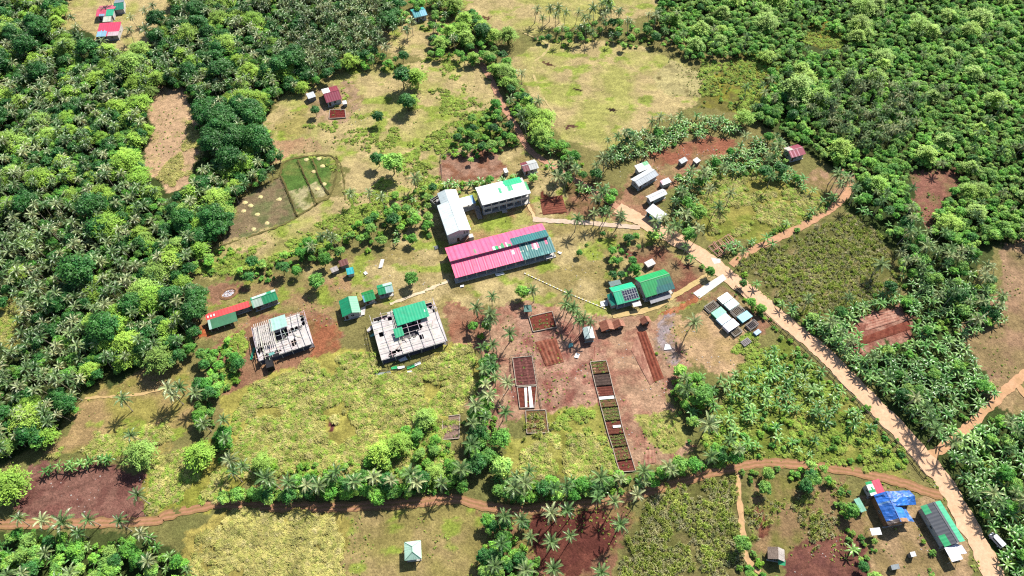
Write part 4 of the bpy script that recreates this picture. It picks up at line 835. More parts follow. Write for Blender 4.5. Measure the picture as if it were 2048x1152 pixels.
house('teal_roof_house', 'dark green roofed hut at the very top of the top left clearing', 'house', (228, 21), (248, 18), (228, 1), 2.6, 3.6, 'gx', .5, cF=cf(C(20, 140, 110, .6), 107, .05), cB=cf(C(150, 160, 170, .6), 108, .05), wins=0)

# --- collapsed timber roof by the road junction
F = frame((1418, 505), (1455, 513), (1440, 470), .2); o, rz, L, Wd = F
T = thing('collapsed_roof_frame', 'collapsed reddish roof timbers lying beside the road junction', 'timber frame', gp(1448, 493), 0)
rr = random.Random(4); u = (gp(1478, 478) - gp(1422, 508)); u.z = 0; u.normalize(); v = Vector((-u.y, u.x, 0))
for i in range(15):
    a = u * (-5.5 + i * .8) - v * (3.4 + rr.uniform(-.5, .5)) + Vector((0, 0, .25)); b = u * (-5.5 + i * .8 + rr.uniform(-.5, .9)) + v * (3.2 + rr.uniform(-.8, .8)) + Vector((0, 0, rr.uniform(.6, 1.3)))
    m = MB(tuple(c * rr.uniform(.8, 1.1) for c in C(226, 170, 152, .62))); m.bar(a, b, .22, .16); m.build('rafter', M_WOOD, T)
for k in (-3, 0.3, 3):
    m = MB(C(214, 150, 132, .6)); m.bar(u * -6.2 + v * k + Vector((0, 0, .7)), u * 6.4 + v * (k + .5) + Vector((0, 0, .75)), .2); m.build('beam', M_WOOD, T)

# --- nursery cages
def nz(x, y): return (1390 + x / 8.23, 560 + y / 8.23)
def cage(cx, cy, label, kind, col, H=1.3, k=1.0):
    e1, e2 = (80 * k, -47 * k), (46 * k, 45 * k)
    A = gp(*nz(cx - e1[0] - e2[0], cy - e1[1] - e2[1]), H); B = gp(*nz(cx - e1[0] + e2[0], cy - e1[1] + e2[1]), H); D = gp(*nz(cx + e1[0] - e2[0], cy + e1[1] - e2[1]), H)
    u = B - A; u.z = 0; L = u.length; u.normalize(); v = Vector((-u.y, u.x, 0)); Wd = abs((D - A).dot(v)); T = thing('nursery_cage', label, 'nursery bed', (A.x, A.y, 0), math.atan2(u.y, u.x), 'nursery cages beside the dirt road')
    for x in (.08, L - .08):
        for y in (.08, Wd - .08): m = MB(WOODC); m.bar((x, y, 0), (x, y, H), .12); m.build('leg', M_WOOD, T)
    m = MB(C(196, 190, 182, .62))
    for z in (.45, H):
        m.bar((0, 0, z), (L, 0, z), .12); m.bar((0, Wd, z), (L, Wd, z), .12); m.bar((0, 0, z), (0, Wd, z), .12); m.bar((L, 0, z), (L, Wd, z), .12)
    m.build('frame', M_WOOD, T)
    m = MB(C(90, 74, 60, .6)); m.box(.12, .12, .2, L - .12, Wd - .12, .5); m.build('soil_tray', M_SOIL, T)
    if kind == 'tarp':
        m = MB(); f = cf(col, int(cx), .08)
        m.sheet((-.1, -.1, H + .03), (L + .1, -.1, H + .03), (L + .1, Wd + .1, H + .14), (-.1, Wd + .1, H + .14), 8, 10, f, .03)
        m.sheet((-.14, -.14, H * .35), (L + .14, -.14, H * .35), (L + .12, -.12, H + .02), (-.12, -.12, H + .02), 8, 4, cf(tuple(c * .9 for c in (col if col[1] < .5 else C(60, 190, 170, .6))), int(cy), .1), .02)
        m.sheet((-.14, Wd + .12, H * .4), (-.14, -.12, H * .4), (-.12, -.12, H + .02), (-.12, Wd + .12, H + .02), 8, 4, cf(tuple(c * .9 for c in col), int(cy), .1), .02); m.build('tarp_cover', M_CLOTH, T)
    else:
        for i in range(7): m = MB(col); y = Wd * (i + .5) / 7; m.bar((.02, y, H + .07), (L - .02, y, H + .07), .1 if kind == 'slat' else .2, .05); m.build('slat', M_WOOD, T)
for a in ((497, 300, 'nursery cage under a cream white tarp with mint sides, topmost', 'tarp', C(230, 232, 220, .85), 1.5), (605, 402, 'nursery cage with a white and mint mottled tarp', 'tarp', C(170, 228, 222, .58)),
          (705, 506, 'nursery cage with open grey slats between the mottled and turquoise tarps', 'slat', C(196, 196, 190, .6)), (822, 606, 'nursery cage covered by a turquoise blue tarp', 'tarp', C(60, 200, 222, .58)),
          (945, 732, 'nursery cage with dark grey slatted top', 'flat', C(96, 98, 110, .6), 1.5, .9), (278, 432, 'empty nursery cage with open pale grey frame, upper left of the beds', 'slat', C(180, 176, 166, .6)),
          (395, 542, 'nursery cage under an emerald green tarp', 'tarp', C(20, 198, 152, .58)), (478, 646, 'nursery cage with pale blue tarp', 'tarp', C(176, 212, 240, .58)),
          (597, 748, 'tall nursery cage with smooth white lavender top', 'tarp', C(228, 228, 244, .9), 2.0, 1.08), (690, 850, 'broken nursery cage frame with fallen green netting', 'slat', C(176, 168, 150, .6), 1.0, .8), (845, 1022, 'low slatted nursery cage, the lowest one in the grass', 'flat', C(196, 190, 196, .6), .8, .75),
          (1030, 862, 'small blue and white nursery cage on its own by the weeds', 'tarp', C(120, 170, 214, .62), 1.2, .5)): cage(*a)

# --- framed garden beds
def bed(q, label, plants, col, cover=None, along=1, group='framed garden beds'):
    P = [gp(*p) for p in q]; c0 = (P[0] + P[1] + P[2] + P[3]) / 4; T = thing('garden_bed', label, 'garden bed', c0, 0, group); P = [p - c0 for p in P]
    for a_ in (.1, .5, .9):
        for b_ in (.1, .5, .9): q_ = (P[0] * (1 - a_) + P[1] * a_) * (1 - b_) + (P[3] * (1 - a_) + P[2] * a_) * b_ + c0; EXCL.append((q_.x, q_.y, 2.6))
    m = MB(C(206, 190, 172, .62))
    for i in range(4): m.bar(P[i] + Vector((0, 0, .18)), P[(i + 1) % 4] + Vector((0, 0, .18)), .22, .42)
    m.build('frame', M_WOOD, T)
    m = MB(); n = 18 if 'sunken' in label else 10; G = lambda a, b: (P[0] * (1 - a) + P[1] * a) * (1 - b) + (P[3] * (1 - a) + P[2] * a) * b
    ny = 12; zz = lambda j: .1 + .1 * (j % 3 == 1)
    if 'sunken' in label: ny = 28
    for i in range(n):
        for j in range(ny):
            k = random.Random(i * 7 + j * 3).uniform(.8, 1.15) * 1.3; c = tuple(x * k for x in col)
            if 'sunken' in label and (i % 6 in (0, 5) or j % 4 == 0): c = tuple(x * 1.5 for x in c)
            m.quad(*[G(.02 + .96 * a / n, .03 + .94 * b / ny) + Vector((0, 0, zz(b))) for a, b in ((i, j), (i + 1, j), (i + 1, j + 1), (i, j + 1))], c)
    m.build('soil', M_SOIL, T)
    if plants:
        m = MB(); rr = random.Random(int(q[0][0] * 3 + q[0][1]))
        for j in range(4):
            for i in range(10):
                if rr.random() > plants: continue
                p = G(.06 + .88 * (i + rr.random() * .6) / 10, .12 + .76 * j / 3 + rr.uniform(-.05, .05)); sz = rr.uniform(.3, .55)
                for k in range(7):
                    a = rr.uniform(0, 6.28); d = Vector((math.cos(a), math.sin(a), 0)) * sz; w = Vector((-d.y, d.x, 0)) * .35; z = Vector((0, 0, rr.uniform(.2, .45)))
                    m.add([p + Vector((0, 0, .2)), p + d * .6 + w + z, p + d + z * .7, p + d * .6 - w + z], [(0, 1, 2, 3)], tuple(c * rr.uniform(.7, 1.2) for c in C(128, 140, 70, .7)))
        m.build('plants', M_BEDLEAF, T)
    if cover:
        a0, a1, b0, b1 = cover; m = MB(C(238, 238, 234, .72)); A, B, Cc, D = G(a0, b0), G(a1, b0), G(a1, b1), G(a0, b1); h = Vector((0, 0, .42)); h2 = Vector((0, 0, .34))
        m.add([A + h2, B + h2, Cc + h2, D + h2, A + h, B + h, Cc + h, D + h], [(3, 2, 1, 0), (4, 5, 6, 7), (0, 1, 5, 4), (1, 2, 6, 5), (2, 3, 7, 6), (3, 0, 4, 7)]); m.build('sheet_cover', M_CLOTH, T)
M_BEDLEAF = col_mat('bed_plant_leaf', .6, 2.0, .8, 1.2, .2)
def gz(x, y): return (960 + x / 3.2, 600 + y / 3.2)
rail = [((705, 398), (808, 388)), ((722, 478), (828, 467)), ((740, 555), (846, 545)), ((758, 622), (862, 613)), ((775, 692), (884, 682)), ((798, 777), (900, 768)), ((822, 866), (922, 855)), ((848, 945), (946, 933)), ((872, 1034), (972, 1018)), ((895, 1102), (996, 1096))]
LB = ['garden bed with dull green seedlings, topmost of the long row', 'garden bed covered by dark bamboo strips, second from the top of the row', 'garden bed of dark red ridges above the white sheet', 'garden bed with a white sheet across its top', 'garden bed full of olive green plants', 'garden bed of red soil with a small white ladder frame', 'garden bed with shaggy yellow green bushes', 'garden bed with mixed brown soil and weeds, second from the bottom', 'bare dark red garden bed at the bottom end of the row']
PL = [.6, .0, .0, .3, .9, .15, .95, .5, .15]; SC = [C(112, 82, 62, .6), C(84, 70, 64, .6), C(110, 64, 54, .6), C(118, 90, 66, .6), C(116, 104, 70, .6), C(112, 68, 56, .6), C(98, 72, 54, .6), C(120, 86, 66, .6), C(112, 62, 54, .6)]
for i in range(9):
    a, b = rail[i]; c, d = rail[i + 1]
    bed([gz(*c), gz(*d), gz(*b), gz(*a)], LB[i], PL[i], SC[i], (.02, .92, .72, .98) if i == 3 else ((.4, .9, .45, .62) if i == 5 else None), group='framed garden beds in the long row')
bed([gz(232, 552), gz(362, 545), gz(332, 360), gz(208, 372)], 'dark garden enclosure ruled into three rows of small sunken beds', .12, C(98, 62, 58, .6))
bed([gz(255, 694), gz(350, 690), gz(362, 552), gz(238, 560)], 'garden bed with two long white plastic covers below the dark enclosure', .0, C(110, 60, 50, .6), (.36, .5, .03, .94))
T = bpy.data.objects['garden_bed.010']
bed([gz(300, 855), gz(438, 852), gz(420, 705), gz(292, 708)], 'olive garden bed planted in thin green lines', .9, C(120, 92, 64, .6))
bed([gz(340, 205), gz(490, 175), gz(462, 75), gz(312, 110)], 'hedged garden bed of red soil with weeds below the teal canopy', .5, C(118, 64, 52, .6))
bed([(884, 880), (918, 877), (920, 830), (886, 834)], 'grey earth plot fenced with poles beside the palm row', .1, C(140, 116, 104, .6))
bed([(658, 238), (692, 236), (690, 220), (660, 220)], 'maroon soil bed in front of the maroon farmhouse', .1, C(110, 48, 44, .6))
mb_ = MB(C(236, 236, 230, .74)); 
P = [gz(318, 692), gz(342, 690), gz(326, 556), gz(308, 558)]; P = [gp(*p) for p in P]; c0 = sum(P, Vector()) / 4
T2 = MB(C(238, 238, 234, .74)); T2.prism([(p.x, p.y) for p in P], .3, .44); tag(T2.build('plastic_cover', M_CLOTH), 'long white plastic strip lying on the lower part of the fenced beds', 'plastic sheet')

# --- loose sheets, debris and heaps
def slab(name, label, cat, pts, col, mat, z=.08, tilt=.0, group=None):
    P = [gp(*p) for p in pts]; m = MB(); n = len(P)
    top = [Vector((p.x, p.y, z + .08 + tilt * (i % 2))) for i, p in enumerate(P)]; bot = [Vector((p.x, p.y, z + tilt * (i % 2) - .02)) for i, p in enumerate(P)]
    m.add(bot + top, [tuple(range(n - 1, -1, -1)), tuple(range(n, 2 * n))] + [(i, (i + 1) % n, n + (i + 1) % n, n + i) for i in range(n)], col)
    return tag(m.build(name, mat), label, cat, group)
def dz(x, y): return (660 + x / 5.236, 540 + y / 5.236)
for lb, pts, col in (('grey white roof sheet, lowest piece below the roofless building', [(470, 1085), (632, 1060), (640, 1085), (480, 1110)], GREYR),
   ('green crumpled sheet beside white scraps under the roofless building', [(640, 1020), (700, 1005), (705, 1035), (645, 1045)], GREENR),
   ('long white panel fallen next to the green strip', [(885, 985), (945, 960), (955, 985), (890, 1010)], WHITER),
   ('green strip of roofing lying on yellow grass', [(800, 1015), (880, 990), (890, 1015), (810, 1045)], GREENR),
   ('broad white panel leaning by the front posts of the roofless building', [(715, 945), (790, 905), (815, 940), (740, 965)], C(226, 230, 236, .68)),
   ('white scrap sheet below the green strip', [(810, 1060), (860, 1055), (868, 1070), (812, 1075)], WHITER),
   ('white scraps heaped between green pieces', [(705, 1015), (780, 1005), (785, 1028), (712, 1040)], WHITER),
   ('pale ceiling panel thrown off the left wall of the roofless building', [(385, 630), (430, 585), (455, 590), (440, 625), (400, 655)], C(216, 208, 206, .66)),
   ('mint sheet dropped by the left wall of the roofless building', [(418, 690), (455, 665), (470, 685), (430, 705)], C(120, 210, 190, .6)),
   ('white concrete apron slab right of the mint green cottage', [(322, 400), (375, 380), (365, 470), (325, 480)], C(216, 210, 204, .6)),
   ('white board dropped near the leafy trees', [(350, 30), (375, 15), (398, 38), (370, 55)], WHITER)):
    slab('fallen_sheet', lb, 'sheet', [dz(*p) for p in pts], col, M_METAL, .1, .12)
for lb, pts, col in (('green plank sheet left of the wrecked frame', [(500, 719), (505, 720), (511, 697), (507, 695)], C(20, 160, 120, .6)),
   ('white bench slab before the veranda of the pink roofed block', [(992, 553), (1009, 549), (1007, 545), (990, 548)], WHITER),
   ('pale slab in the yard of the two storey block', [(1005, 427), (1015, 425), (1013, 419), (1003, 421)], C(214, 206, 196, .64)),
   ('white stone slab under the pink roofed block', [(920, 575), (928, 574), (928, 570), (921, 571)], WHITER),
   ('pair of pale paving slabs left of the solar house', [(1200, 604), (1215, 600), (1216, 612), (1202, 614)], C(226, 220, 216, .66)),
   ('white board on grass right of the pink roofed block', [(1117, 503), (1124, 506), (1121, 509), (1115, 506)], WHITER),
   ('white panel leaning in shrubs west of the pink roofed block', [(757, 537), (765, 535), (769, 519), (762, 519)], C(224, 222, 216, .66)),
   ('grey solar board at the shaded wall of the white gabled block', [(870, 500), (878, 497), (876, 491), (869, 493)], DKGREY),
   ('white scrap near the leaning palms', [(1148, 715), (1156, 717), (1160, 709), (1152, 706)], WHITER),
   ('turquoise scrap beside the grey tin shed', [(1137, 696), (1146, 693), (1146, 686), (1138, 688)], C(130, 216, 206, .6)),
   ('white rubble sheet on the grey earth patch', [(1328, 700), (1343, 699), (1340, 690), (1330, 689)], C(220, 220, 226, .64)),
   ('white tarp caught on the weeds in the tall grass field', [(655, 882), (671, 880), (668, 869), (656, 871)], C(226, 226, 230, .66))):
    slab('fallen_sheet', lb, 'sheet', pts, col, M_METAL, .12, .08)
# stepping stones from the pink block to the solar house
a, b, c_ = gp(1050, 547), gp(1125, 582), gp(1212, 618)
for i in range(46):
    t = i / 45; p = a.lerp(b, t / .46) if t < .46 else b.lerp(c_, (t - .46) / .54)
    m = MB(C(236, 226, 140, .7) if i % 2 else C(240, 238, 228, .74)); m.box(-.33, -.2, -.05, .33, .2, .14); s_o = m.build('edging_block', M_CONC)
    s_o.location = (p.x, p.y, 0); s_o.rotation_euler = (0, 0, -.55)
    tag(s_o, ('pale yellow' if i % 2 else 'white') + ' edging block in the line from the pink roofed block to the solar house', 'kerb block', ('yellow' if i % 2 else 'white') + ' edging blocks across the lawn')
# rubbish pit
T = thing('rubbish_pit', 'pit of white rubbish in a red earth hollow behind the red shed', 'rubbish pit', gp(457, 587), .5); T.scale = (.6, .6, .35)
m = MB(C(160, 122, 92, .62)); ring = [(math.cos(k * .5236), math.sin(k * .5236)) for k in range(12)]
for k in range(12):
    a, b = ring[k], ring[(k + 1) % 12]; m.add([(a[0] * 4.2, a[1] * 2.8, .05), (b[0] * 4.2, b[1] * 2.8, .05), (b[0] * 4.9, b[1] * 3.5, .7), (a[0] * 4.9, a[1] * 3.5, .7), (b[0] * 6.2, b[1] * 4.8, .0), (a[0] * 6.2, a[1] * 4.8, .0)], [(0, 1, 2, 3), (3, 2, 4, 5)])
m.build('bank', M_SOIL, T); rr = random.Random(8); m = MB()
for k in range(160):
    a = rr.uniform(0, 6.28); r = math.sqrt(rr.random()); x, y = math.cos(a) * r * 3.8, math.sin(a) * r * 2.4; s_ = rr.uniform(.2, .5); z = .1 + rr.uniform(0, .3)
    m.box(x - s_, y - s_ * .6, 0, x + s_, y + s_ * .6, z, rr.choice([C(236, 234, 232, .7), C(220, 200, 204, .66), C(190, 200, 214, .66), C(200, 160, 150, .6)]))
m.build('rubbish', M_CLOTH, T, None)
# --- white van parked by the road
T = thing('parked_van', 'white van parked on the shaded right verge of the dirt road', 'van', gp(1990, 1082), R(118))
vw = C(226, 230, 236, .74); m = MB(vw); sec = [(-2.3, .45), (2.2, .45), (2.3, .9), (1.9, 1.15), (1.35, 1.95), (-2.2, 2.05), (-2.35, 1.2)]
n = len(sec); vs = [(x, -.88, z) for x, z in sec] + [(x, .88, z) for x, z in sec]
m.add(vs, [tuple(range(n)), tuple(range(2 * n - 1, n - 1, -1))] + [(i, n + i, n + (i + 1) % n, (i + 1) % n) for i in range(n)]); bo = m.build('body', M_METAL, T)
bv = bo.modifiers.new('edge', 'BEVEL'); bv.width = .09; bv.segments = 2
m = MB(); m.add([(1.86, -.72, 1.2), (1.86, .72, 1.2), (1.42, .66, 1.86), (1.42, -.66, 1.86)], [(0, 1, 2, 3)]); m.v = [(x + .03, y, z + .02) for x, y, z in m.v]; m.build('windscreen', M_GLASS, T)
for s_ in (-1, 1):
    m = MB(); m.box(-1.9, s_ * .885 - .01, 1.25, 1.1, s_ * .885 + .01, 1.8); m.build('side_window', M_GLASS, T)
    m = MB(C(240, 240, 220, .8)); m.box(2.26, s_ * .6 - .16, .72, 2.34, s_ * .6 + .16, .9); m.build('headlight', M_WALL, T)
    for x in (-1.4, 1.4):
        m = MB((.02, .02, .02)); m.tube([(x, s_ * .72, .34), (x, s_ * .92, .34)], .34, 14); tyre = m.build('wheel', M_WALL, T)
        m = MB((.5, .5, .5)); m.tube([(x, s_ * .921, .34), (x, s_ * .93, .34)], .18, 10); m.build('rim', M_METAL, tyre)
EXCL.append((gp(1990, 1082).x, gp(1990, 1082).y, 3.5))
# --- post and rail fence along the left side of the road
FL = smooth_line([gp(1470, 575), gp(1540, 640), gp(1610, 703), gp(1680, 770), gp(1750, 845), gp(1810, 905), gp(1850, 955)], 2.5)
T = thing('road_fence', 'dark timber rail fence following the left side of the dirt road', 'fence', FL[0]); base = Vector(FL[0])
for p in FL[:99]: m = MB(C(110, 96, 84, .6)); q = p - base; m.bar(q, q + Vector((0, 0, 1.5)), .16); m.build('post', M_WOOD, T)
for z in (.7, 1.35):
    m = MB(C(150, 138, 124, .6)) if z > 1 else MB(C(96, 84, 74, .6))
    for a, b in zip(FL, FL[1:]): m.bar(a - base + Vector((0, .1, z)), b - base + Vector((0, .1, z)), .1, .22)
    m.build('rail', M_WOOD, T)
def pole_fence(name, label, px, step=1.6, h=1.2, col=(180, 164, 146)):
    L_ = [];
    for a, b in zip(px, px[1:]):
        A, B = gp(*a), gp(*b); n = max(1, int((B - A).length / step)); L_ += [A.lerp(B, k / n) for k in range(n)]
    L_.append(gp(*px[-1])); T = thing(name, label, 'fence', L_[0]); b0 = Vector(L_[0])
    for p in L_[:90]: m = MB(C(*col, .6)); q = p - b0; m.bar(q, q + Vector((0, 0, h)), .12); m.build('post', M_WOOD, T)
    m = MB(C(*[c - 12 for c in col], .6))
    for a, b in zip(L_, L_[1:]): m.bar(a - b0 + Vector((0, .07, h * .8)), b - b0 + Vector((0, .07, h * .8)), .09); m.bar(a - b0 + Vector((0, .07, h * .4)), b - b0 + Vector((0, .07, h * .4)), .09)
    m.build('rail', M_WOOD, T)
pole_fence('pole_fence', 'bamboo pole fence enclosing the dark garden enclosure', [(1026, 778), (1021, 714), (1066, 708), (1083, 815)])
pole_fence('pole_fence', 'dark pole fence round the terraced plots on the left slope', [(562, 356), (578, 390), (594, 432)], 2, 1.0, (84, 74, 58))
pole_fence('pole_fence', 'dark pole fence between the green terraced plots', [(595, 322), (618, 370), (632, 412)], 2, 1.0, (96, 84, 60))
pole_fence('pole_fence', 'dark pole fence on the far edge of the terraced plots', [(622, 318), (646, 372), (658, 388)], 2, 1.0, (96, 84, 60))
pole_fence('pole_fence', 'pale fence around the pink soil plot behind the two storey block', [(885, 362), (881, 314), (960, 298)], 2, 1.3)
pole_fence('pole_fence', 'brown pole fence left of the roofless building', [(730, 665), (738, 700), (746, 745), (800, 742), (890, 702)], 2, 1.2, (90, 84, 70))

for i, (x, y) in enumerate([(490,405),(521,394),(501,411),(487,422),(515,429),(558,399),(534,446),(507,458),(613,319),(628,343),(645,332),(638,317),(648,368),(635,378)]):
    p = gp(x, y); m = MB(C(222, 208, 150, .7)); r = random.Random(i); rg = [[(math.cos(k * .785) * s_ * r.uniform(.8, 1.15), math.sin(k * .785) * s_ * r.uniform(.75, 1.1), z) for k in range(8)] for s_, z in ((1.2, 0), (.9, .12), (.4, .2))]
    for q in range(2):
        for k in range(8): m.quad(rg[q][k], rg[q][(k + 1) % 8], rg[q + 1][(k + 1) % 8], rg[q + 1][k], tuple(v * r.uniform(.85, 1.1) for v in m.col))
    m.add(rg[2], [tuple(range(8))]); o_ = m.build('straw_heap', M_THATCH); o_.location = (p.x, p.y, -.05)
    tag(o_, 'pale straw heap on the ' + ('dull brown lower plot' if i < 8 else 'green upper plot') + ' of the terraced slope', 'straw heap', 'straw heaps on the ' + ('lower' if i < 8 else 'upper') + ' terraced plot')
# ------------------------------------------------------------------ plants: one builder per kind
def palm_crown(seed, nf=20, Lf=3.9, col=(1, 1, 1)):
    r = random.Random(seed); m = MB(); z0 = Vector((0, 0, 0))
    for i in range(nf):
        a = i * 2.39996 + r.uniform(-.25, .25); t = i / (nf - 1); el = R(72 - 92 * t + r.uniform(-8, 8)); L = Lf * (.8 + .35 * math.sin(math.pi * min(1, t + .2))) * r.uniform(.88, 1.1)
        h = Vector((math.cos(a), math.sin(a), 0)); side = Vector((-h.y, h.x, 0)); ns = 7; P = []
        p = Vector(z0); e = el
        for k in range(ns + 1):
            P.append(Vector(p)); d = h * math.cos(e) + Vector((0, 0, math.sin(e))); p = p + d * (L / ns); e -= R(9 + 7 * t + r.uniform(-2, 3))
        cc = r.uniform(.8, 1.15); cy = (cc * (1 + .2 * t), cc, cc * (1 - .1 * t))
        if t > .86 and r.random() < .5: cy = (1.35, .85, .7)
        for k in range(ns):
            b0, b1 = P[k], P[k + 1]; d = (b1 - b0).normalized(); up = side.cross(d).normalized()
            wdt = .66 * math.sin(math.pi * (.2 + .76 * (k + .5) / ns)) + .1
            m.add([b0 - side * .05, b0 + side * .05, b1 + side * .04, b1 - side * .04], [(0, 1, 2, 3)], tuple(c * 1.25 for c in cy))
            for s_ in (-1, 1):
                for q in (0, .5):
                    w = wdt * r.uniform(.75, 1.12); o_ = b0.lerp(b1, q); o2 = b0.lerp(b1, q + .42)
                    tip = side * s_ * w * .72 + d * w * .75 - up * w * r.uniform(.25, .6)
                    k2 = r.uniform(.85, 1.15)
                    m.add([o_, o2, o2 + tip * .98, o_ + tip + d * .05], [(0, 1, 2, 3)], tuple(c * k2 for c in cy))
    for k in range(5):
        a = k * 1.256; m.tube([(math.cos(a) * .25, math.sin(a) * .25, -.25), (math.cos(a) * .3, math.sin(a) * .3, -.6)], [.14, .11], 5, (1.3, .95, .55))
    return m
def palm_trunk(seed, H, lean=.06):
    r = random.Random(seed); m = MB(C(176, 164, 146, .9)); a = r.uniform(0, 6.28); P = []
    for k in range(7):
        t = k / 6; o_ = lean * H * (t * t); P.append((math.cos(a) * o_, math.sin(a) * o_, H * t))
    m.tube(P, [.3, .2, .17, .16, .15, .14, .15], 6); return m, Vector(P[-1])
def clump_crown(seed, rx, rz, nl, lpl, leaf, hh, flat=.75, core=True, spread=1.0):
    """broadleaf crown: lobes of many separate leaf sprays around an uneven outline"""
    r = random.Random(seed); m = MB(); lobes = []
    for i in range(nl):
        a = i * 2.39996 + r.uniform(-.4, .4); q = math.sqrt((i + .5) / nl) * spread
        x, y = math.cos(a) * q * rx * .72, math.sin(a) * q * rx * .72; z = hh + rz * (.75 * math.sqrt(max(0, 1 - q * q * .9)) - .35) + r.uniform(-.25, .3) * rz
        lobes.append((Vector((x, y, z)), rx * r.uniform(.2, .42) * (1 - .2 * q)))
    for c, rad in lobes:
        cc = r.uniform(.78, 1.18); ch = r.uniform(-.14, .14); base = (cc * (1 + ch), cc, cc * (1 - ch))
        if core:
            vs = []; fs = []
            for la in (-.5, .35, 1.0):
                for k in range(6): b = k * 1.047 + la; vs.append(c + Vector((math.cos(b) * math.cos(la), math.sin(b) * math.cos(la), math.sin(la) * flat)) * rad * .72)
            for j in range(2):
                for k in range(6): fs.append((j * 6 + k, j * 6 + (k + 1) % 6, j * 6 + 6 + (k + 1) % 6, j * 6 + 6 + k))
            fs.append((12, 13, 14, 15, 16, 17)); m.add(vs, fs, base)
        for k in range(lpl):
            u = r.uniform(-.45, 1); b = r.uniform(0, 6.283); s_ = math.sqrt(1 - u * u); d = Vector((s_ * math.cos(b), s_ * math.sin(b), u))
            p = c + Vector((d.x, d.y, d.z * flat)) * rad * (r.uniform(.7, 1.15) if r.random() < .75 else r.uniform(1.1, 1.5)); nrm = (d * .8 + Vector((r.uniform(-.7, .7), r.uniform(-.7, .7), r.uniform(.1, 1.1)))).normalized()
            t1 = nrm.cross(Vector((r.uniform(-1, 1), r.uniform(-1, 1), r.uniform(-1, 1)))).normalized(); t2 = nrm.cross(t1); w = leaf * r.uniform(.6, 1.3); k2 = r.uniform(.82, 1.18)
            m.add([p - t1 * w, p - t2 * w * .55, p + t1 * w, p + t2 * w * .55 + nrm * w * .15], [(0, 1, 2, 3)], tuple(q * k2 for q in base))
    return m
def wood_trunk(seed, H, rad, rx):
    r = random.Random(seed); m = MB(C(112, 98, 80, .6)); m.tube([(0, 0, -.2), (r.uniform(-.1, .1), r.uniform(-.1, .1), H * .5), (r.uniform(-.3, .3), r.uniform(-.3, .3), H * .85)], [rad, rad * .75, rad * .5], 6)
    for k in range(5):
        a = k * 1.256 + r.uniform(-.4, .4); m.tube([(0, 0, H * r.uniform(.4, .65)), (math.cos(a) * rx * .35, math.sin(a) * rx * .35, H * .85), (math.cos(a) * rx * .6, math.sin(a) * rx * .6, H * 1.05)], [rad * .5, rad * .32, rad * .14], 5)
    return m
def bamboo_crown(seed, rad, H, n=54):
    """clump of arching culms feathered with narrow drooping leaves"""
    r = random.Random(seed); m = MB()
    for i in range(n):
        a = i * 2.39996; q = math.sqrt((i + .5) / n); h = Vector((math.cos(a), math.sin(a), 0)); Hc = H * r.uniform(.7, 1.05) * (1 - .15 * q); rr_ = rad * q * r.uniform(.85, 1.15); P = []
        for k in range(8):
            t = k / 7; P.append(h * (rr_ * (.12 + .88 * t ** 1.7)) + Vector((0, 0, Hc * (1 - (1 - t) ** 1.8) - max(0, t - .6) * H * .7 * q)))
        cc = r.uniform(.78, 1.15); base = (cc * r.uniform(.92, 1.08), cc, cc)
        for k in range(3, 8):
            for j in range(11):
                p = P[k] + Vector((r.uniform(-1, 1), r.uniform(-1, 1), r.uniform(-.7, .7))) * rad * .15; b = r.uniform(0, 6.28)
                d = (h * .5 + Vector((math.cos(b), math.sin(b), r.uniform(-.8, .1)))).normalized(); s_ = d.cross(Vector((0, 0, 1))).normalized(); L = r.uniform(.45, .95); w = L * .2; k2 = r.uniform(.8, 1.2)
                m.add([p, p + d * L * .5 + s_ * w, p + d * L, p + d * L * .5 - s_ * w], [(0, 1, 2, 3)], tuple(x * k2 for x in base))
    return m
def bamboo_culms(seed, rad, H, n=12):
    r = random.Random(seed); m = MB(C(150, 150, 84, .6))
    for i in range(n):
        a = i * 2.39996; q = math.sqrt((i + .5) / n); h = Vector((math.cos(a), math.sin(a), 0)); m.tube([h * rad * .15 * q, h * rad * .25 * q + Vector((0, 0, H * .45)), h * rad * .55 * q + Vector((0, 0, H * .8))], [.09, .08, .05], 4)
    return m
def banana_leaves(seed, n=8, L0=2.3, H=2.0, wd=.27):
    r = random.Random(seed); m = MB()
    for i in range(n):
        a = i * 2.39996 + r.uniform(-.3, .3); t = i / max(1, n - 1); e = R(70 - 62 * t + r.uniform(-8, 8)); L = L0 * r.uniform(.8, 1.15); h = Vector((math.cos(a), math.sin(a), 0)); side = Vector((-h.y, h.x, 0)); p = Vector((0, 0, H)); ns = 5; P = []
        for k in range(ns + 1): P.append(Vector(p)); p = p + (h * math.cos(e) + Vector((0, 0, math.sin(e)))) * L / ns; e -= R(17)
        cc = r.uniform(.75, 1.2)
        for k in range(ns):
            w0 = wd * math.sin(math.pi * (.12 + .84 * k / ns)); w1 = wd * math.sin(math.pi * (.12 + .84 * (k + 1) / ns)) if k < ns - 1 else .03; dz_ = Vector((0, 0, -.25))
            for s_ in (-1, 1):
                k2 = cc * r.uniform(.88, 1.12); m.add([P[k], P[k + 1], P[k + 1] + side * s_ * w1 + dz_ * w1, P[k] + side * s_ * w0 + dz_ * w0], [(0, 1, 2, 3) if s_ < 0 else (3, 2, 1, 0)], (k2, k2, k2))
    return m
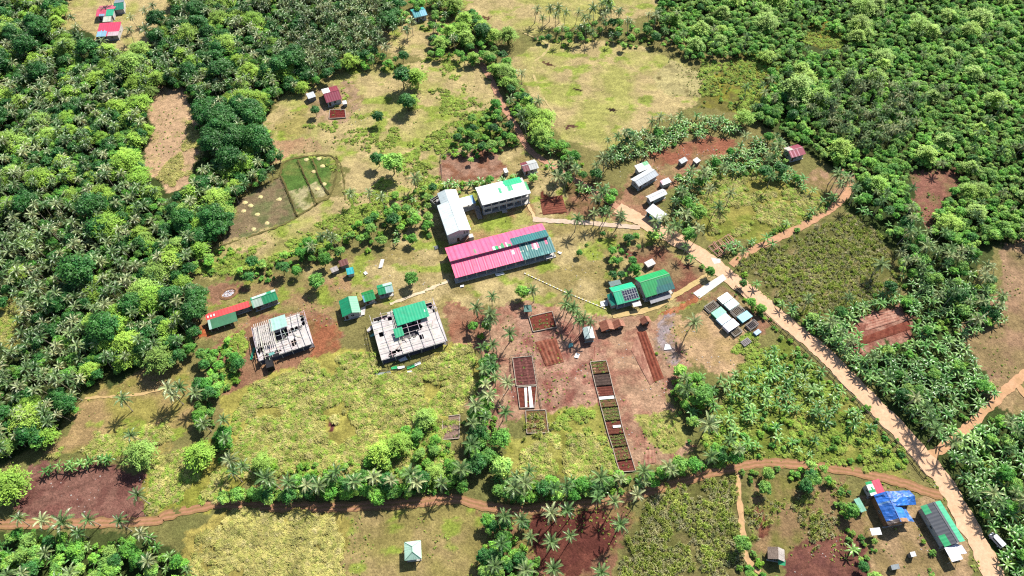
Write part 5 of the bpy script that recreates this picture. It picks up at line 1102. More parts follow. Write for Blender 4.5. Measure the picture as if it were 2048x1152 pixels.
def tuft(seed, n, hgt, spread, wd, dome=.0, lodge=0.0):
    """grass clump; lodge > 0 lays its blades over towards +X"""
    r = random.Random(seed); m = MB()
    for i in range(n):
        a = r.uniform(0, 6.28); q = math.sqrt(r.random()) * spread; b = Vector((math.cos(a) * q, math.sin(a) * q, 0)); a2 = a + r.uniform(-.9, .9)
        if r.random() < lodge: a2 = r.gauss(0, .45)
        L = hgt * r.uniform(.6, 1.2); f = r.uniform(.55, .95) if lodge else r.uniform(.25, .8); d = Vector((math.cos(a2), math.sin(a2), 0)) * L * f; s_ = Vector((-d.y, d.x, 0)).normalized() * wd; k2 = r.uniform(.84, 1.16); zb = dome * (1 - (q / spread) ** 2); up = .36 if lodge else .8
        top = b + d * .55 + Vector((0, 0, zb + L * up)); tip = b + d * 1.2 + Vector((0, 0, zb + L * up * .7)); b.z = zb * .6
        m.add([b - s_, b + s_, top + s_ * .9, top - s_ * .9, tip], [(0, 1, 2, 3), (3, 2, 4)], (k2, k2, k2))
    return m
SP = {}
def species(kind, trunk_mats=None):
    SP.setdefault(kind, []); return SP[kind]
def reg(kind, crown, cmat, trunk=None, tmat=None, desc='', H=0.0, size=1.0):
    """a variant: crown mesh, trunk mesh, and both in one mesh for the far wood"""
    mm = MB(); mm.v = list(crown.v); mm.f = [list(f) for f in crown.f]; mm.c = list(crown.c); mm.m = [0] * len(crown.f)
    if trunk: n = len(mm.v); mm.v += trunk.v; mm.f += [[i + n for i in f] for f in trunk.f]; mm.c += trunk.c; mm.m += [1] * len(trunk.f)
    both = bpy.data.objects.new(kind + '_form', mm.mesh(kind + '_form', [cmat] + ([tmat] if trunk else [])))
    SP.setdefault(kind, []).append(dict(crown=crown.mesh(kind + '_crown', cmat), trunk=trunk.mesh(kind + '_trunk', tmat) if trunk else None, both=both, desc=desc, H=H, size=size))
def lift(m, v): m.v = [(x + v.x, y + v.y, z + v.z) for x, y, z in m.v]; return m
for i, (H, lean, nf, Lf, ds) in enumerate([(9.5, .05, 19, 4.2, 'full crowned'), (7.0, .04, 18, 4.0, 'short bushy'), (11.5, .08, 17, 3.9, 'tall'), (10.5, .14, 16, 3.9, 'leaning'), (8.5, .1, 14, 3.7, 'thin crowned'), (12.5, .06, 15, 3.7, 'very tall')]):
    t, top = palm_trunk(i + 1, H, lean); reg('coconut_palm', lift(palm_crown(i + 10, nf, Lf), top), L_PALM, t, M_BARK, ds, H)
for i, (rx, rz_, nl, lpl, lf, hh, mat, ds) in enumerate([(3.2, 2.3, 20, 62, .34, 5.0, L_BROAD, 'mid green'), (3.6, 2.6, 24, 60, .36, 5.5, L_BROAD, 'wide mid green'), (2.6, 2.0, 15, 62, .32, 4.2, L_BRIGHT, 'small bright green'), (3.4, 2.5, 22, 60, .36, 4.8, L_BRIGHT, 'bright green'), (3.8, 3.0, 25, 62, .36, 6.2, L_DARK, 'dark green'), (2.9, 2.7, 18, 62, .32, 5.2, L_BROAD, 'upright mid green'), (3.0, 2.1, 19, 60, .34, 4.0, L_BRIGHT, 'low bright green')]):
    reg('broadleaf_tree', clump_crown(i + 40, rx, rz_, nl, lpl, lf, hh), mat, wood_trunk(i + 4, hh * .9, .2, rx), M_BARK, ds, hh)
for i, (rx, rz_, nl, lpl, lf, hh, ds) in enumerate([(2.3, 1.8, 16, 58, .26, 3.6, 'small lime green'), (2.7, 2.1, 19, 58, .27, 4.2, 'fine leaved lime green'), (1.9, 1.7, 13, 58, .25, 3.2, 'little lime green')]):
    reg('broadleaf_tree', clump_crown(i + 60, rx, rz_, nl, lpl, lf, hh), L_LIMEWOOD, wood_trunk(i + 14, hh * .9, .16, rx), M_BARK, ds, hh)
reg('mango_tree', clump_crown(70, 5.6, 4.2, 26, 130, .36, 7.5), L_DARK, wood_trunk(70, 7, .4, 5.6), M_BARK, 'large dark domed', 7.5)
reg('mango_tree', clump_crown(71, 4.8, 3.6, 22, 130, .34, 6.5), L_DARK, wood_trunk(71, 6, .35, 4.8), M_BARK, 'dark dense', 6.5)
for i, (rd, H) in enumerate([(4.6, 9.0), (3.8, 8.0), (5.4, 9.5)]): reg('bamboo_clump', bamboo_crown(i + 80, rd, H, 60 + 12 * i), L_BAMBOO, bamboo_culms(i, rd, H), M_BARK, ['feathery lime green', 'small feathery lime green', 'broad feathery lime green'][i], H)
for i in range(3):
    st = MB(C(140, 146, 90, .6)); st.tube([(0, 0, -.1), (.05, 0, 1.0), (.02, .03, 2.1 + .2 * i)], [.15, .12, .08], 5)
    reg('banana_plant', banana_leaves(i + 100, 9, 2.5 + .2 * i, 2.0 + .2 * i), L_BANANA, st, M_BARK, ['broad leaved', 'tall broad leaved', 'spreading broad leaved'][i], 2.5)
for i, (rx, rz_, nl, lpl, mat, ds) in enumerate([(1.3, 1.0, 6, 60, L_SHRUB, 'rounded lime'), (1.7, 1.1, 7, 65, L_SHRUB, 'spreading lime'), (1.1, 1.0, 5, 60, L_BROAD, 'small green'), (1.6, 1.2, 7, 60, L_BROAD, 'dense green')]): reg('shrub', clump_crown(i + 120, rx, rz_, nl, lpl, .25, .8, .9), mat, None, None, ds, 1.0)
for i in range(3): reg('grass', tuft(i + 200, 50, 1.15, .75, .07, .3, .85), L_GRASS)
for i in range(2): reg('limegrass', tuft(i + 210, 50, 1.0, .75, .08, .3, .8), L_LIME)
for i in range(2): reg('strawgrass', tuft(i + 220, 48, 1.0, .75, .07, .25, .85), L_STRAW)
for i in range(3): reg('crop', tuft(i + 230, 22, 1.0, .4, .09, .35), L_CROP)
for i in range(2): reg('weed', clump_crown(i + 240, .6, .5, 4, 22, .2, .3, .9, False), L_WEED)
for i in range(2): reg('reed', tuft(i + 250, 30, 1.5, .5, .1, .4), L_WEED)

# ------------------------------------------------------------------ where they stand
EX = np.array(EXCL)
def clear(x, y, extra=0.0): return not np.any((EX[:, 0] - x) ** 2 + (EX[:, 1] - y) ** 2 < (EX[:, 2] + extra) ** 2)
def scatter(poly, spacing, h=0.0, seed=0, holes=(), keep=1.0, avoid=True, extra=-.8):
    pw = gpoly(poly, h); r = np.random.RandomState(seed); x0, x1 = min(p[0] for p in pw), max(p[0] for p in pw); y0, y1 = min(p[1] for p in pw), max(p[1] for p in pw)
    xs_ = np.arange(x0, x1, spacing); ys_ = np.arange(y0, y1, spacing * .87); X, Y = np.meshgrid(xs_, ys_, indexing='ij'); X = X + (np.arange(len(ys_)) % 2)[None, :] * spacing * .5
    X = X + (r.rand(*X.shape) - .5) * spacing * .85; Y = Y + (r.rand(*X.shape) - .5) * spacing * .85; Xw = X + (vnoise(X, Y, 6, seed + 501) - .5) * 5; Yw = Y + (vnoise(X, Y, 6, seed + 502) - .5) * 5; ok = inpoly(Xw, Yw, pw) & (r.rand(*X.shape) < keep)
    for hp in holes: ok &= ~inpoly(X, Y, gpoly(hp, h))
    X, Y = X[ok], Y[ok]
    if avoid and len(X):
        d = np.ones(len(X), bool)
        for k in range(0, len(X), 4000): d[k:k + 4000] = ~np.any((EX[None, :, 0] - X[k:k + 4000, None]) ** 2 + (EX[None, :, 1] - Y[k:k + 4000, None]) ** 2 < (EX[None, :, 2] + extra) ** 2, axis=1)
        X, Y = X[d], Y[d]
    return np.stack([X, Y], 1)
PLANTS = []      # (kind, variant, x, y, scale, rot, label tail, group, own label or None)
def plant(kind, x, y, s, place, group, var=None, label=None, h=None):
    n = 7 if kind == 'broadleaf_tree' else len(SP[kind]); var = rng.randrange(n) if var is None else var
    PLANTS.append([kind, var, x, y, s, rng.uniform(0, 6.283), place, group, label])
def zone(mix, poly, spacing, place, group, h=4.0, seed=1, holes=(), keep=1.0, smin=.75, smax=1.2, variants=None, subs=()):
    for x, y in scatter(poly, spacing, h, seed, holes, keep):
        mx = mix
        for sp_, smix in subs:
            if inpoly(np.array([x]), np.array([y]), gpoly(sp_, h))[0]: mx = smix; break
        q = rng.random() * sum(mx.values()); kind = None
        for k, w in mx.items():
            q -= w
            if q <= 0: kind = k; break
        kind = kind or list(mx)[0]; v = None
        if variants and kind in variants: v = rng.choice(variants[kind])
        plant(kind, x, y, rng.uniform(smin, smax) * {'broadleaf_tree': .7, 'coconut_palm': .64, 'shrub': .85}.get(kind, 1.0), place, group, v)
C3HOLE = [(278,205),(312,152),(355,166),(394,186),(402,225),(416,250),(428,280),(420,320),(398,350),(366,386),(333,394),(286,360),(274,300),(294,252)]
TOPL = [(112,28),(165,-60),(345,-60),(345,20),(312,45),(305,90),(285,104),(235,104),(190,84),(168,66),(112,60)]
LEFT = [(-120,-80),(800,-80),(800,15),(765,50),(752,95),(700,120),(640,148),(590,170),(565,182),(530,188),(522,225),(546,300),(542,330),(498,360),(468,395),(462,430),(438,470),(404,502),(374,512),(382,536),(350,548),(405,580),(414,600),(398,640),(388,680),(345,712),(300,722),(200,740),(158,775),(128,825),(88,858),(60,895),(-120,920)]
PM = lambda p, b, ba=0, m=0: {'coconut_palm': p, 'broadleaf_tree': b, 'bamboo_clump': ba, 'mango_tree': m}
zone(PM(.36, .56, .05, .03), LEFT, 3.1, 'in the mixed wood on the left side', 'trees of the mixed left wood', 6, 11, [C3HOLE, TOPL, [(-60,600),(40,600),(35,680),(-60,690)]], 1, .65, 1.2, {'broadleaf_tree': [0, 0, 5, 5, 4, 4, 4, 9, 8]},
     [([(-120,430),(150,400),(230,500),(300,560),(180,640),(150,760),(-120,800)], PM(.66, .3, .02)), ([(560,-60),(780,-60),(760,80),(640,135),(560,100)], PM(.74, .26)), ([(100,110),(330,110),(300,260),(120,330),(30,250)], PM(.4, .5, .08))])
RIGHT = [(1318,-80),(2200,-80),(2200,480),(1990,480),(1955,500),(1858,456),(1888,400),(1928,350),(1905,325),(1850,328),(1822,350),(1838,430),(1760,372),(1690,332),(1640,290),(1590,262),(1520,240),(1495,205),(1540,175),(1545,112),(1482,92),(1390,108),(1350,90),(1312,45)]
zone(PM(.03, .95, .02), RIGHT, 3.0, 'in the bright green wood on the right side', 'trees of the bright right wood', 5, 12, [[(1600,80),(1630,38),(1685,58),(1705,82),(1640,100)]], 1, .7, 1.2, {'broadleaf_tree': [0, 2, 3, 6, 7, 7, 8, 8, 8, 9, 9]}, [([(1620,190),(1700,150),(1830,170),(1850,260),(1740,300),(1640,260)], PM(.55, .45))])
BAND = [(1690,335),(1830,440),(1862,470),(1955,505),(1985,560),(2010,600),(1985,640),(1930,650),(1895,610),(1835,555),(1800,540),(1802,500),(1772,440),(1700,400)]
zone({'coconut_palm': .3, 'broadleaf_tree': .4, 'banana_plant': .5, 'shrub': .2}, BAND, 3.4, 'in the tangled grove right of the crop field', 'plants of the grove right of the crop field', 3, 13)
zone({'banana_plant': .85, 'broadleaf_tree': .12, 'shrub': .3}, [(1682,705),(1760,688),(1830,640),(1888,632),(1958,735),(2000,785),(1900,872),(1868,888),(1800,825),(1740,765)], 2.7, 'in the banana grove right of the dirt road', 'plants of the banana grove right of the road', 2, 14, [[(1676,700),(1700,645),(1738,618),(1800,602),(1836,634),(1830,672),(1722,716)]])
zone({'banana_plant': .8, 'broadleaf_tree': .15, 'shrub': .3, 'coconut_palm': .06}, [(1892,905),(2000,820),(2110,850),(2110,1230),(2010,1180),(1960,1060),(1905,965)], 2.7, 'in the banana grove at the lower right corner', 'plants of the lower right banana grove', 2, 15)
zone({'banana_plant': .85, 'shrub': .3, 'coconut_palm': .04}, [(1800,540),(1900,560),(1990,600),(2022,625),(1975,665),(1930,680),(1888,640),(1828,600)], 2.8, 'in the banana grove by the pink field', 'plants of the banana grove by the pink field', 2, 16)
zone({'banana_plant': .9, 'shrub': .5}, [(1470,548),(1490,540),(1560,600),(1640,655),(1700,640),(1720,690),(1700,715),(1690,740),(1620,690),(1540,615)], 2.4, 'in the hedge beside the crop field', 'plants of the hedge beside the crop field', 1, 17)
zone({'banana_plant': .9, 'broadleaf_tree': .1, 'shrub': .3}, [(1590,650),(1700,620),(1780,575),(1830,600),(1890,640),(1830,645),(1740,632),(1690,690),(1640,670)], 2.6, 'in the banana belt below the crop field', 'plants of the banana belt below the crop field', 2, 18, [[(1676,700),(1700,645),(1738,622),(1800,606),(1836,634),(1830,672),(1722,716)]])
zone({'banana_plant': .85, 'shrub': .2}, [(1410,770),(1500,735),(1560,690),(1640,735),(1700,800),(1755,868),(1690,862),(1600,820),(1500,850),(1410,860)], 3.3, 'in the banana plot left of the dirt road', 'plants of the banana plot left of the road', 1, 19, keep=.8)
zone({'banana_plant': .35, 'shrub': .8}, [(1410,860),(1500,840),(1600,815),(1690,860),(1760,880),(1820,945),(1700,925),(1540,905),(1430,920)], 3.4, 'in the scrub above the dirt track', 'plants of the scrub above the track', 1, 20, keep=.6)
zone({'banana_plant': .95, 'shrub': .2, 'coconut_palm': .05, 'broadleaf_tree': .1}, [(1200,300),(1260,268),(1380,232),(1490,235),(1490,262),(1400,272),(1320,305),(1260,325),(1215,322)], 2.8, 'in the banana hedge along the upper meadow', 'plants of the upper banana hedge', 2, 21)
zone({'banana_plant': .9, 'shrub': .2, 'coconut_palm': .1, 'broadleaf_tree': .08}, [(1350,345),(1400,335),(1440,310),(1540,268),(1600,296),(1575,325),(1640,385),(1500,340),(1420,345),(1390,395),(1400,470),(1360,440),(1340,380)], 2.9, 'in the banana grove around the hamlet', 'plants of the hamlet banana grove', 2, 22)
zone({'banana_plant': .9, 'shrub': .4}, [(1410,490),(1520,480),(1620,425),(1680,385),(1690,400),(1610,450),(1500,505),(1470,515)], 2.8, 'in the banana hedge of the grass plot', 'plants of the grass plot hedge', 1, 23)
zone({'banana_plant': .9, 'shrub': .3, 'broadleaf_tree': .1}, [(885,380),(900,362),(1010,352),(1050,350),(1080,350),(1075,362),(960,372),(905,390)], 2.6, 'in the banana row behind the white school blocks', 'plants behind the white school blocks', 1, 24)
zone({'broadleaf_tree': .3, 'banana_plant': .4, 'shrub': .5, 'coconut_palm': .1}, [(1080,330),(1130,330),(1250,405),(1330,455),(1420,520),(1440,552),(1420,545),(1330,485),(1240,440),(1140,370)], 3.0, 'in the hedge on the left verge of the dirt road', 'plants of the left verge hedge', 1, 25)
zone({'broadleaf_tree': .55, 'shrub': .4, 'bamboo_clump': .12, 'banana_plant': .1}, [(925,40),(950,25),(985,55),(1000,110),(1030,140),(1060,190),(1090,250),(1130,290),(1175,315),(1170,340),(1120,315),(1075,290),(1030,240),(1000,180),(985,125),(945,100)], 3.2, 'in the hedgerow beside the upper track', 'trees of the upper hedgerow', 3, 26)
zone({'broadleaf_tree': .5, 'shrub': .6, 'coconut_palm': .25}, [(1060,70),(1110,60),(1180,48),(1280,40),(1310,40),(1330,88),(1290,92),(1190,82),(1085,92)], 3.6, 'in the tree belt above the big meadow', 'trees of the belt above the big meadow', 3, 27, keep=.75)
zone({'broadleaf_tree': .6, 'shrub': .3, 'bamboo_clump': .05, 'coconut_palm': .1}, [(790,30),(870,-40),(915,-40),(925,50),(960,100),(940,130),(870,105),(800,125),(700,140),(740,105),(850,100),(880,60)], 4.0, 'in the thicket by the turquoise roofed house', 'trees of the thicket by the turquoise house', 4, 28)
zone({'broadleaf_tree': .55, 'shrub': .6, 'banana_plant': .1}, [(620,530),(700,450),(770,400),(820,370),(880,372),(870,400),(868,470),(800,490),(740,500),(690,520),(640,540)], 3.4, 'in the thicket west of the white school blocks', 'plants of the thicket west of the school', 2, 29, keep=.75)
zone({'broadleaf_tree': .4, 'shrub': .8}, [(480,540),(560,510),(640,470),(650,520),(600,545),(500,560)], 3.0, 'in the scrub above the red and green sheds', 'plants of the scrub above the long shed', 1.5, 30, keep=.7)
zone({'broadleaf_tree': .45, 'shrub': .5, 'coconut_palm': .12, 'banana_plant': .25}, [(960,905),(985,900),(1000,950),(1090,955),(1240,955),(1390,925),(1420,905),(1400,880),(1440,880),(1530,905),(1440,925),(1310,965),(1190,990),(1060,1000),(985,990)], 2.2, 'in the green hedge above the dirt track', 'plants of the hedge above the track', 2, 31)
zone({'broadleaf_tree': .45, 'shrub': .5}, [(440,985),(560,965),(780,955),(910,950),(940,870),(975,860),(975,930),(930,985),(820,995),(690,1000),(560,1002),(450,1003)], 2.1, 'in the green hedge under the palm row', 'plants of the hedge under the palm row', 1.5, 32)
zone({'shrub': .8, 'broadleaf_tree': .3, 'bamboo_clump': .04}, [(770,900),(795,855),(860,835),(905,865),(915,950),(790,955),(680,950)], 2.2, 'in the lime thicket beside the tall grass', 'plants of the thicket in the tall grass', 1, 33, [], .95, .55, 1.05, {'shrub': [0, 0, 1], 'broadleaf_tree': [2, 3, 6]})
zone({'shrub': 1, 'bamboo_clump': .02}, [(460,905),(480,870),(500,905),(560,925),(700,915),(790,925),(780,948),(640,950),(480,955),(455,930)], 2.6, 'in the lime fringe below the tall grass', 'shrubs of the lime fringe', 1, 60, [], .8, .6, 1.1, {'shrub': [0, 1, 1]})
zone({'broadleaf_tree': .65, 'banana_plant': .25, 'coconut_palm': .06, 'shrub': .3}, [(-60,1075),(60,1062),(300,1065),(330,1085),(380,1130),(380,1230),(-60,1230)], 3.0, 'in the dense wood at the lower left corner', 'plants of the lower left wood', 3, 34, [], 1, .75, 1.15, {'broadleaf_tree': [2, 3, 3, 6, 0, 4]})
zone({'broadleaf_tree': .7, 'shrub': .4}, [(965,1050),(1000,1025),(1040,1040),(1055,1100),(1090,1110),(1070,1200),(970,1200)], 2.7, 'in the copse left of the dark red plot', 'plants of the copse beside the dark red plot', 2, 35, [], 1, .7, 1.05)
zone({'broadleaf_tree': .5, 'shrub': .7}, [(1725,1085),(1745,1090),(1760,1130),(1870,1120),(1900,1180),(1720,1200)], 2.6, 'in the bushes below the yard of the blue house', 'plants below the blue house yard', 1.0, 36, [], .9, .5, .75)
zone({'shrub': 1, 'broadleaf_tree': .3}, [(1490,955),(1540,930),(1640,945),(1700,985),(1722,1040),(1700,1050),(1670,985),(1620,965),(1540,955),(1500,975)], 2.6, 'in the bush belt left of the pink and green shed', 'plants of the bush belt by the pink shed', 1, 37, [], .9, .8, 1.25)
zone({'shrub': .9, 'broadleaf_tree': .3}, [(1480,1110),(1520,1075),(1535,1130),(1585,1120),(1590,1190),(1490,1200)], 2.5, 'in the bushes around the grey thatched farmhouse', 'plants around the thatched farmhouse', 1, 38, [], .8, .8, 1.2)
zone({'shrub': .8, 'broadleaf_tree': .5}, [(410,690),(470,680),(475,760),(440,800),(410,790),(400,740)], 2.5, 'in the lime thicket left of the wrecked frame', 'plants of the thicket left of the wrecked frame', 2, 39)
zone({'broadleaf_tree': .4, 'shrub': .8, 'coconut_palm': .12}, [(385,760),(420,790),(450,850),(460,900),(430,930),(400,870)], 3.0, 'in the tree line right of the palm meadow', 'plants of the tree line by the palm meadow', 2, 40)
zone({'shrub': .9, 'broadleaf_tree': .35}, [(890,290),(940,240),(1000,205),(1010,250),(1040,290),(1000,300),(890,318)], 2.6, 'in the bush bank north of the pink soil plot', 'plants of the bush bank north of the school', 1, 41, [], .9)
zone({'shrub': .9, 'broadleaf_tree': .2}, [(395,520),(440,490),(470,490),(470,540),(400,560)], 2.6, 'in the scrub at the foot of the terraced slope', 'plants at the foot of the slope', 1, 42, [], .5)
zone({'broadleaf_tree': .4, 'shrub': .5, 'coconut_palm': .2}, [(950,640),(985,640),(995,720),(985,860),(950,900),(930,850),(955,770)], 3.0, 'in the palm belt beside the red garden ground', 'plants of the central palm belt', 2, 43, [], .8)
zone({'shrub': .6, 'broadleaf_tree': .5, 'banana_plant': .3}, [(1340,740),(1400,740),(1430,790),(1400,880),(1380,890),(1360,810)], 2.8, 'in the bush belt left of the banana plot', 'plants of the bush belt left of the banana plot', 2, 44, [], 1, .7, 1.1, {'broadleaf_tree': [3, 6, 2]})
zone({'shrub': .5, 'broadleaf_tree': .7}, [(1130,470),(1260,455),(1280,490),(1240,560),(1200,560),(1160,520)], 7.5, 'on the lawn right of the pink roofs', 'small trees on the lawn right of the pink roofed block', 2, 45, [], .9, .5, .85)
zone({'shrub': .5, 'broadleaf_tree': .9}, [(1205,480),(1270,460),(1290,500),(1270,560),(1225,570)], 4.2, 'in the shady thicket above the solar house', 'trees above the solar house', 3, 46, [], .85, .6, .95)
zone({'shrub': .6, 'broadleaf_tree': .25}, [(1820,350),(1900,420),(1860,460),(1840,430)], 4, 'on the pink soil clearing in the right wood', 'bushes on the pink soil clearing', 1, 47, [], .4, .5, .8)
zone({'shrub': 1}, [(1460,570),(1490,575),(1600,690),(1700,790),(1840,930),(1850,960),(1800,920),(1700,820),(1590,715),(1480,600)], 2.4, 'along the rail fence left of the dirt road', 'shrubs along the rail fence', .5, 48, [], .7, .6, 1.1)
zone({'shrub': 1}, [(1850,930),(1890,960),(1935,1040),(1975,1110),(1990,1160),(1975,1160),(1925,1060)], 4, 'on the road verge near the white van', 'shrubs on the road verge', .5, 49, [], .4, .5, .8)
zone({'shrub': .8, 'banana_plant': .2}, [(1690,1050),(1730,1060),(1745,1085),(1700,1100)], 2.4, 'left of the square white canopy', 'shrubs left of the white canopy', .5, 50, [], .9, .7, 1.1)
zone({'shrub': 1, 'broadleaf_tree': .2}, [(1835,1010),(1850,1060),(1880,1110),(1870,1120),(1820,1060)], 3, 'between the two lower right houses', 'shrubs between the two lower houses', .5, 51, [], .7, .6, 1.0)
zone({'banana_plant': 1}, [(85,925),(230,915),(232,930),(88,938)], 2.2, 'edging the top of the brown field', 'banana plants edging the brown field', 1.5, 52, [], .9, .8, 1.0)
zone({'broadleaf_tree': .5, 'shrub': .5, 'coconut_palm': .05}, [(1560,170),(1640,170),(1650,210),(1600,260),(1520,235),(1510,200)], 3.4, 'in the copse by the scrub meadow', 'trees of the copse by the scrub meadow', 3, 53)
zone({'shrub': .8}, [(1400,110),(1480,95),(1545,120),(1540,175),(1495,215),(1410,215),(1400,185)], 4.2, 'on the overgrown scrub meadow', 'bushes on the scrub meadow', 1, 54, [], .6, .5, .9)
zone({'shrub': .7, 'broadleaf_tree': .2}, [(370,220),(420,210),(460,380),(400,390),(380,350),(410,300)], 3.2, 'on the right edge of the tan clearing', 'bushes edging the tan clearing', 1, 55, [], .6, .6, 1.0)
zone({'mango_tree': .5, 'broadleaf_tree': .5}, [(405,215),(520,200),(535,280),(450,330),(410,280)], 5.5, 'in the dark stand right of the tan clearing', 'trees of the dark stand by the clearing', 6, 56, [], 1, .9, 1.15)
zone({'shrub': 1}, [(1020,640),(1220,640),(1340,640),(1400,900),(1020,900)], 14, 'dotted over the red garden ground', 'shrubs dotted over the garden ground', 0, 57, [], .5, .25, .5)

# single trees one can point at
def px_tree(kind, px, py, h, s, label, var=None): 
    p = gp(px, py, h); plant(kind, p.x, p.y, s, None, None, var, label)
for a in (('broadleaf_tree', 823, 557, 4, .9, 'rounded bright green tree casting a shadow beside the small cottages', 3), ('broadleaf_tree', 1043, 584, 4, .85, 'bright green rounded tree above the dark teal canopy', 3), ('broadleaf_tree', 631, 563, 4, 1.0, 'lime yellow tree at the edge of the yard left of the mint cottage', 3),
          ('broadleaf_tree', 1270, 541, 3, .8, 'green tree behind the solar house roof', 0), ('mango_tree', 815, 205, 5, .95, 'leafy umbrella tree with bare limbs on the upper meadow', 1), ('broadleaf_tree', 786, 335, 4, 1.6, 'big pale green tree alone on the mid meadow', 3), ('broadleaf_tree', 757, 318, 4, .9, 'dark tree just behind the big pale green meadow tree', 4),
          ('broadleaf_tree', 632, 226, 2, .65, 'small dark bush tree left of the maroon farmhouse', 4), ('broadleaf_tree', 757, 240, 2, .8, 'dark tree below the umbrella tree on the meadow', 4), ('broadleaf_tree', 806, 165, 4, 1.35, 'dark green tree on the left flank of the meadow bamboo', 4),
          ('broadleaf_tree', 941, 322, 1.5, .6, 'small bright tree inside the pink soil plot', 2), ('mango_tree', 965, 65, 5, .85, 'dark mango tree where the upper track enters the thicket', 0), ('mango_tree', 500, 620, 5, .0001, '', 0), ('mango_tree', 160, 545, 7, 1.3, 'huge dark domed tree amid the left palm grove', 0), ('mango_tree', 110, 600, 7, 1.0, 'second dark domed tree below the huge one in the palm grove', 1),
          ('mango_tree', 340, 590, 6, 1.0, 'dark mango tree left of the red shed', 1), ('broadleaf_tree', 1000, 885, 3, 1.2, 'broad olive tree in the palm belt below the grey plot', 0), ('broadleaf_tree', 1002, 935, 3, 1.1, 'yellow green tree above the bend of the dirt track', 3), ('broadleaf_tree', 1360, 745, 3, .95, 'yellow green tree on the right edge of the garden ground', 6), ('broadleaf_tree', 1405, 800, 3, 1.2, 'olive yellow tree at the corner of the garden ground', 3),
          ('broadleaf_tree', 1398, 428, 4, 1.15, 'bright lime tree among palms right of the roadside store', 3), ('broadleaf_tree', 1380, 470, 4, 1.0, 'lime tree hugging the road below the store', 3), ('broadleaf_tree', 1418, 545, 2, .7, 'round bush tree at the road junction', 0), ('broadleaf_tree', 1487, 568, 2, .55, 'bright bush tree at the end of the white pavement', 0),
          ('broadleaf_tree', 955, 875, 2, .9, 'bright green tree at the right edge of the grey earth plot', 2), ('broadleaf_tree', 1500, 605, 2, .6, 'bright bush tree overhanging the road beside the nursery', 3), ('broadleaf_tree', 1522, 618, 2, .6, 'second bush tree on the road verge beside the nursery', 3), ('broadleaf_tree', 1190, 352, 3, .8, 'dark spruce-like tree right of the maroon and white house', 4)):
    if a[4] > .01: px_tree(*a)
BAMB = [(265,140,32),(213,103,24),(277,100,20),(133,97,24),(145,140,18),(280,213,25),(263,235,20),(267,277,22),(257,327,28),(275,360,24),(120,320,20),(80,358,25),(520,198,22),(387,53,18),(440,37,20),(547,147,18),(447,233,16),(15,67,22),(833,158,25),(822,200,20),(1010,140,18),(1012,162,16),(1055,200,18),(1082,255,22),(1018,72,22),(337,528,32),(213,455,30),(233,628,26),(333,655,26),(20,415,24),(207,682,26),(243,720,24),(60,840,32),(280,906,33),(397,908,36),(15,972,34),(1593,185,34),(1640,195,26),(1490,232,18),(90,870,24),(1215,0,16),(45,480,20),(190,560,18)]
for i, (px, py, rp) in enumerate(BAMB):
    p = gp(px, py, 5); ppm = FPX / ((CAM_H - 5) / (sP + (py - 576) / FPX * cP)); plant('bamboo_clump', p.x, p.y, rp / ppm / 4.9, 'BAMBOO', None, i % 3, None); PLANTS[-1].append((px, py))
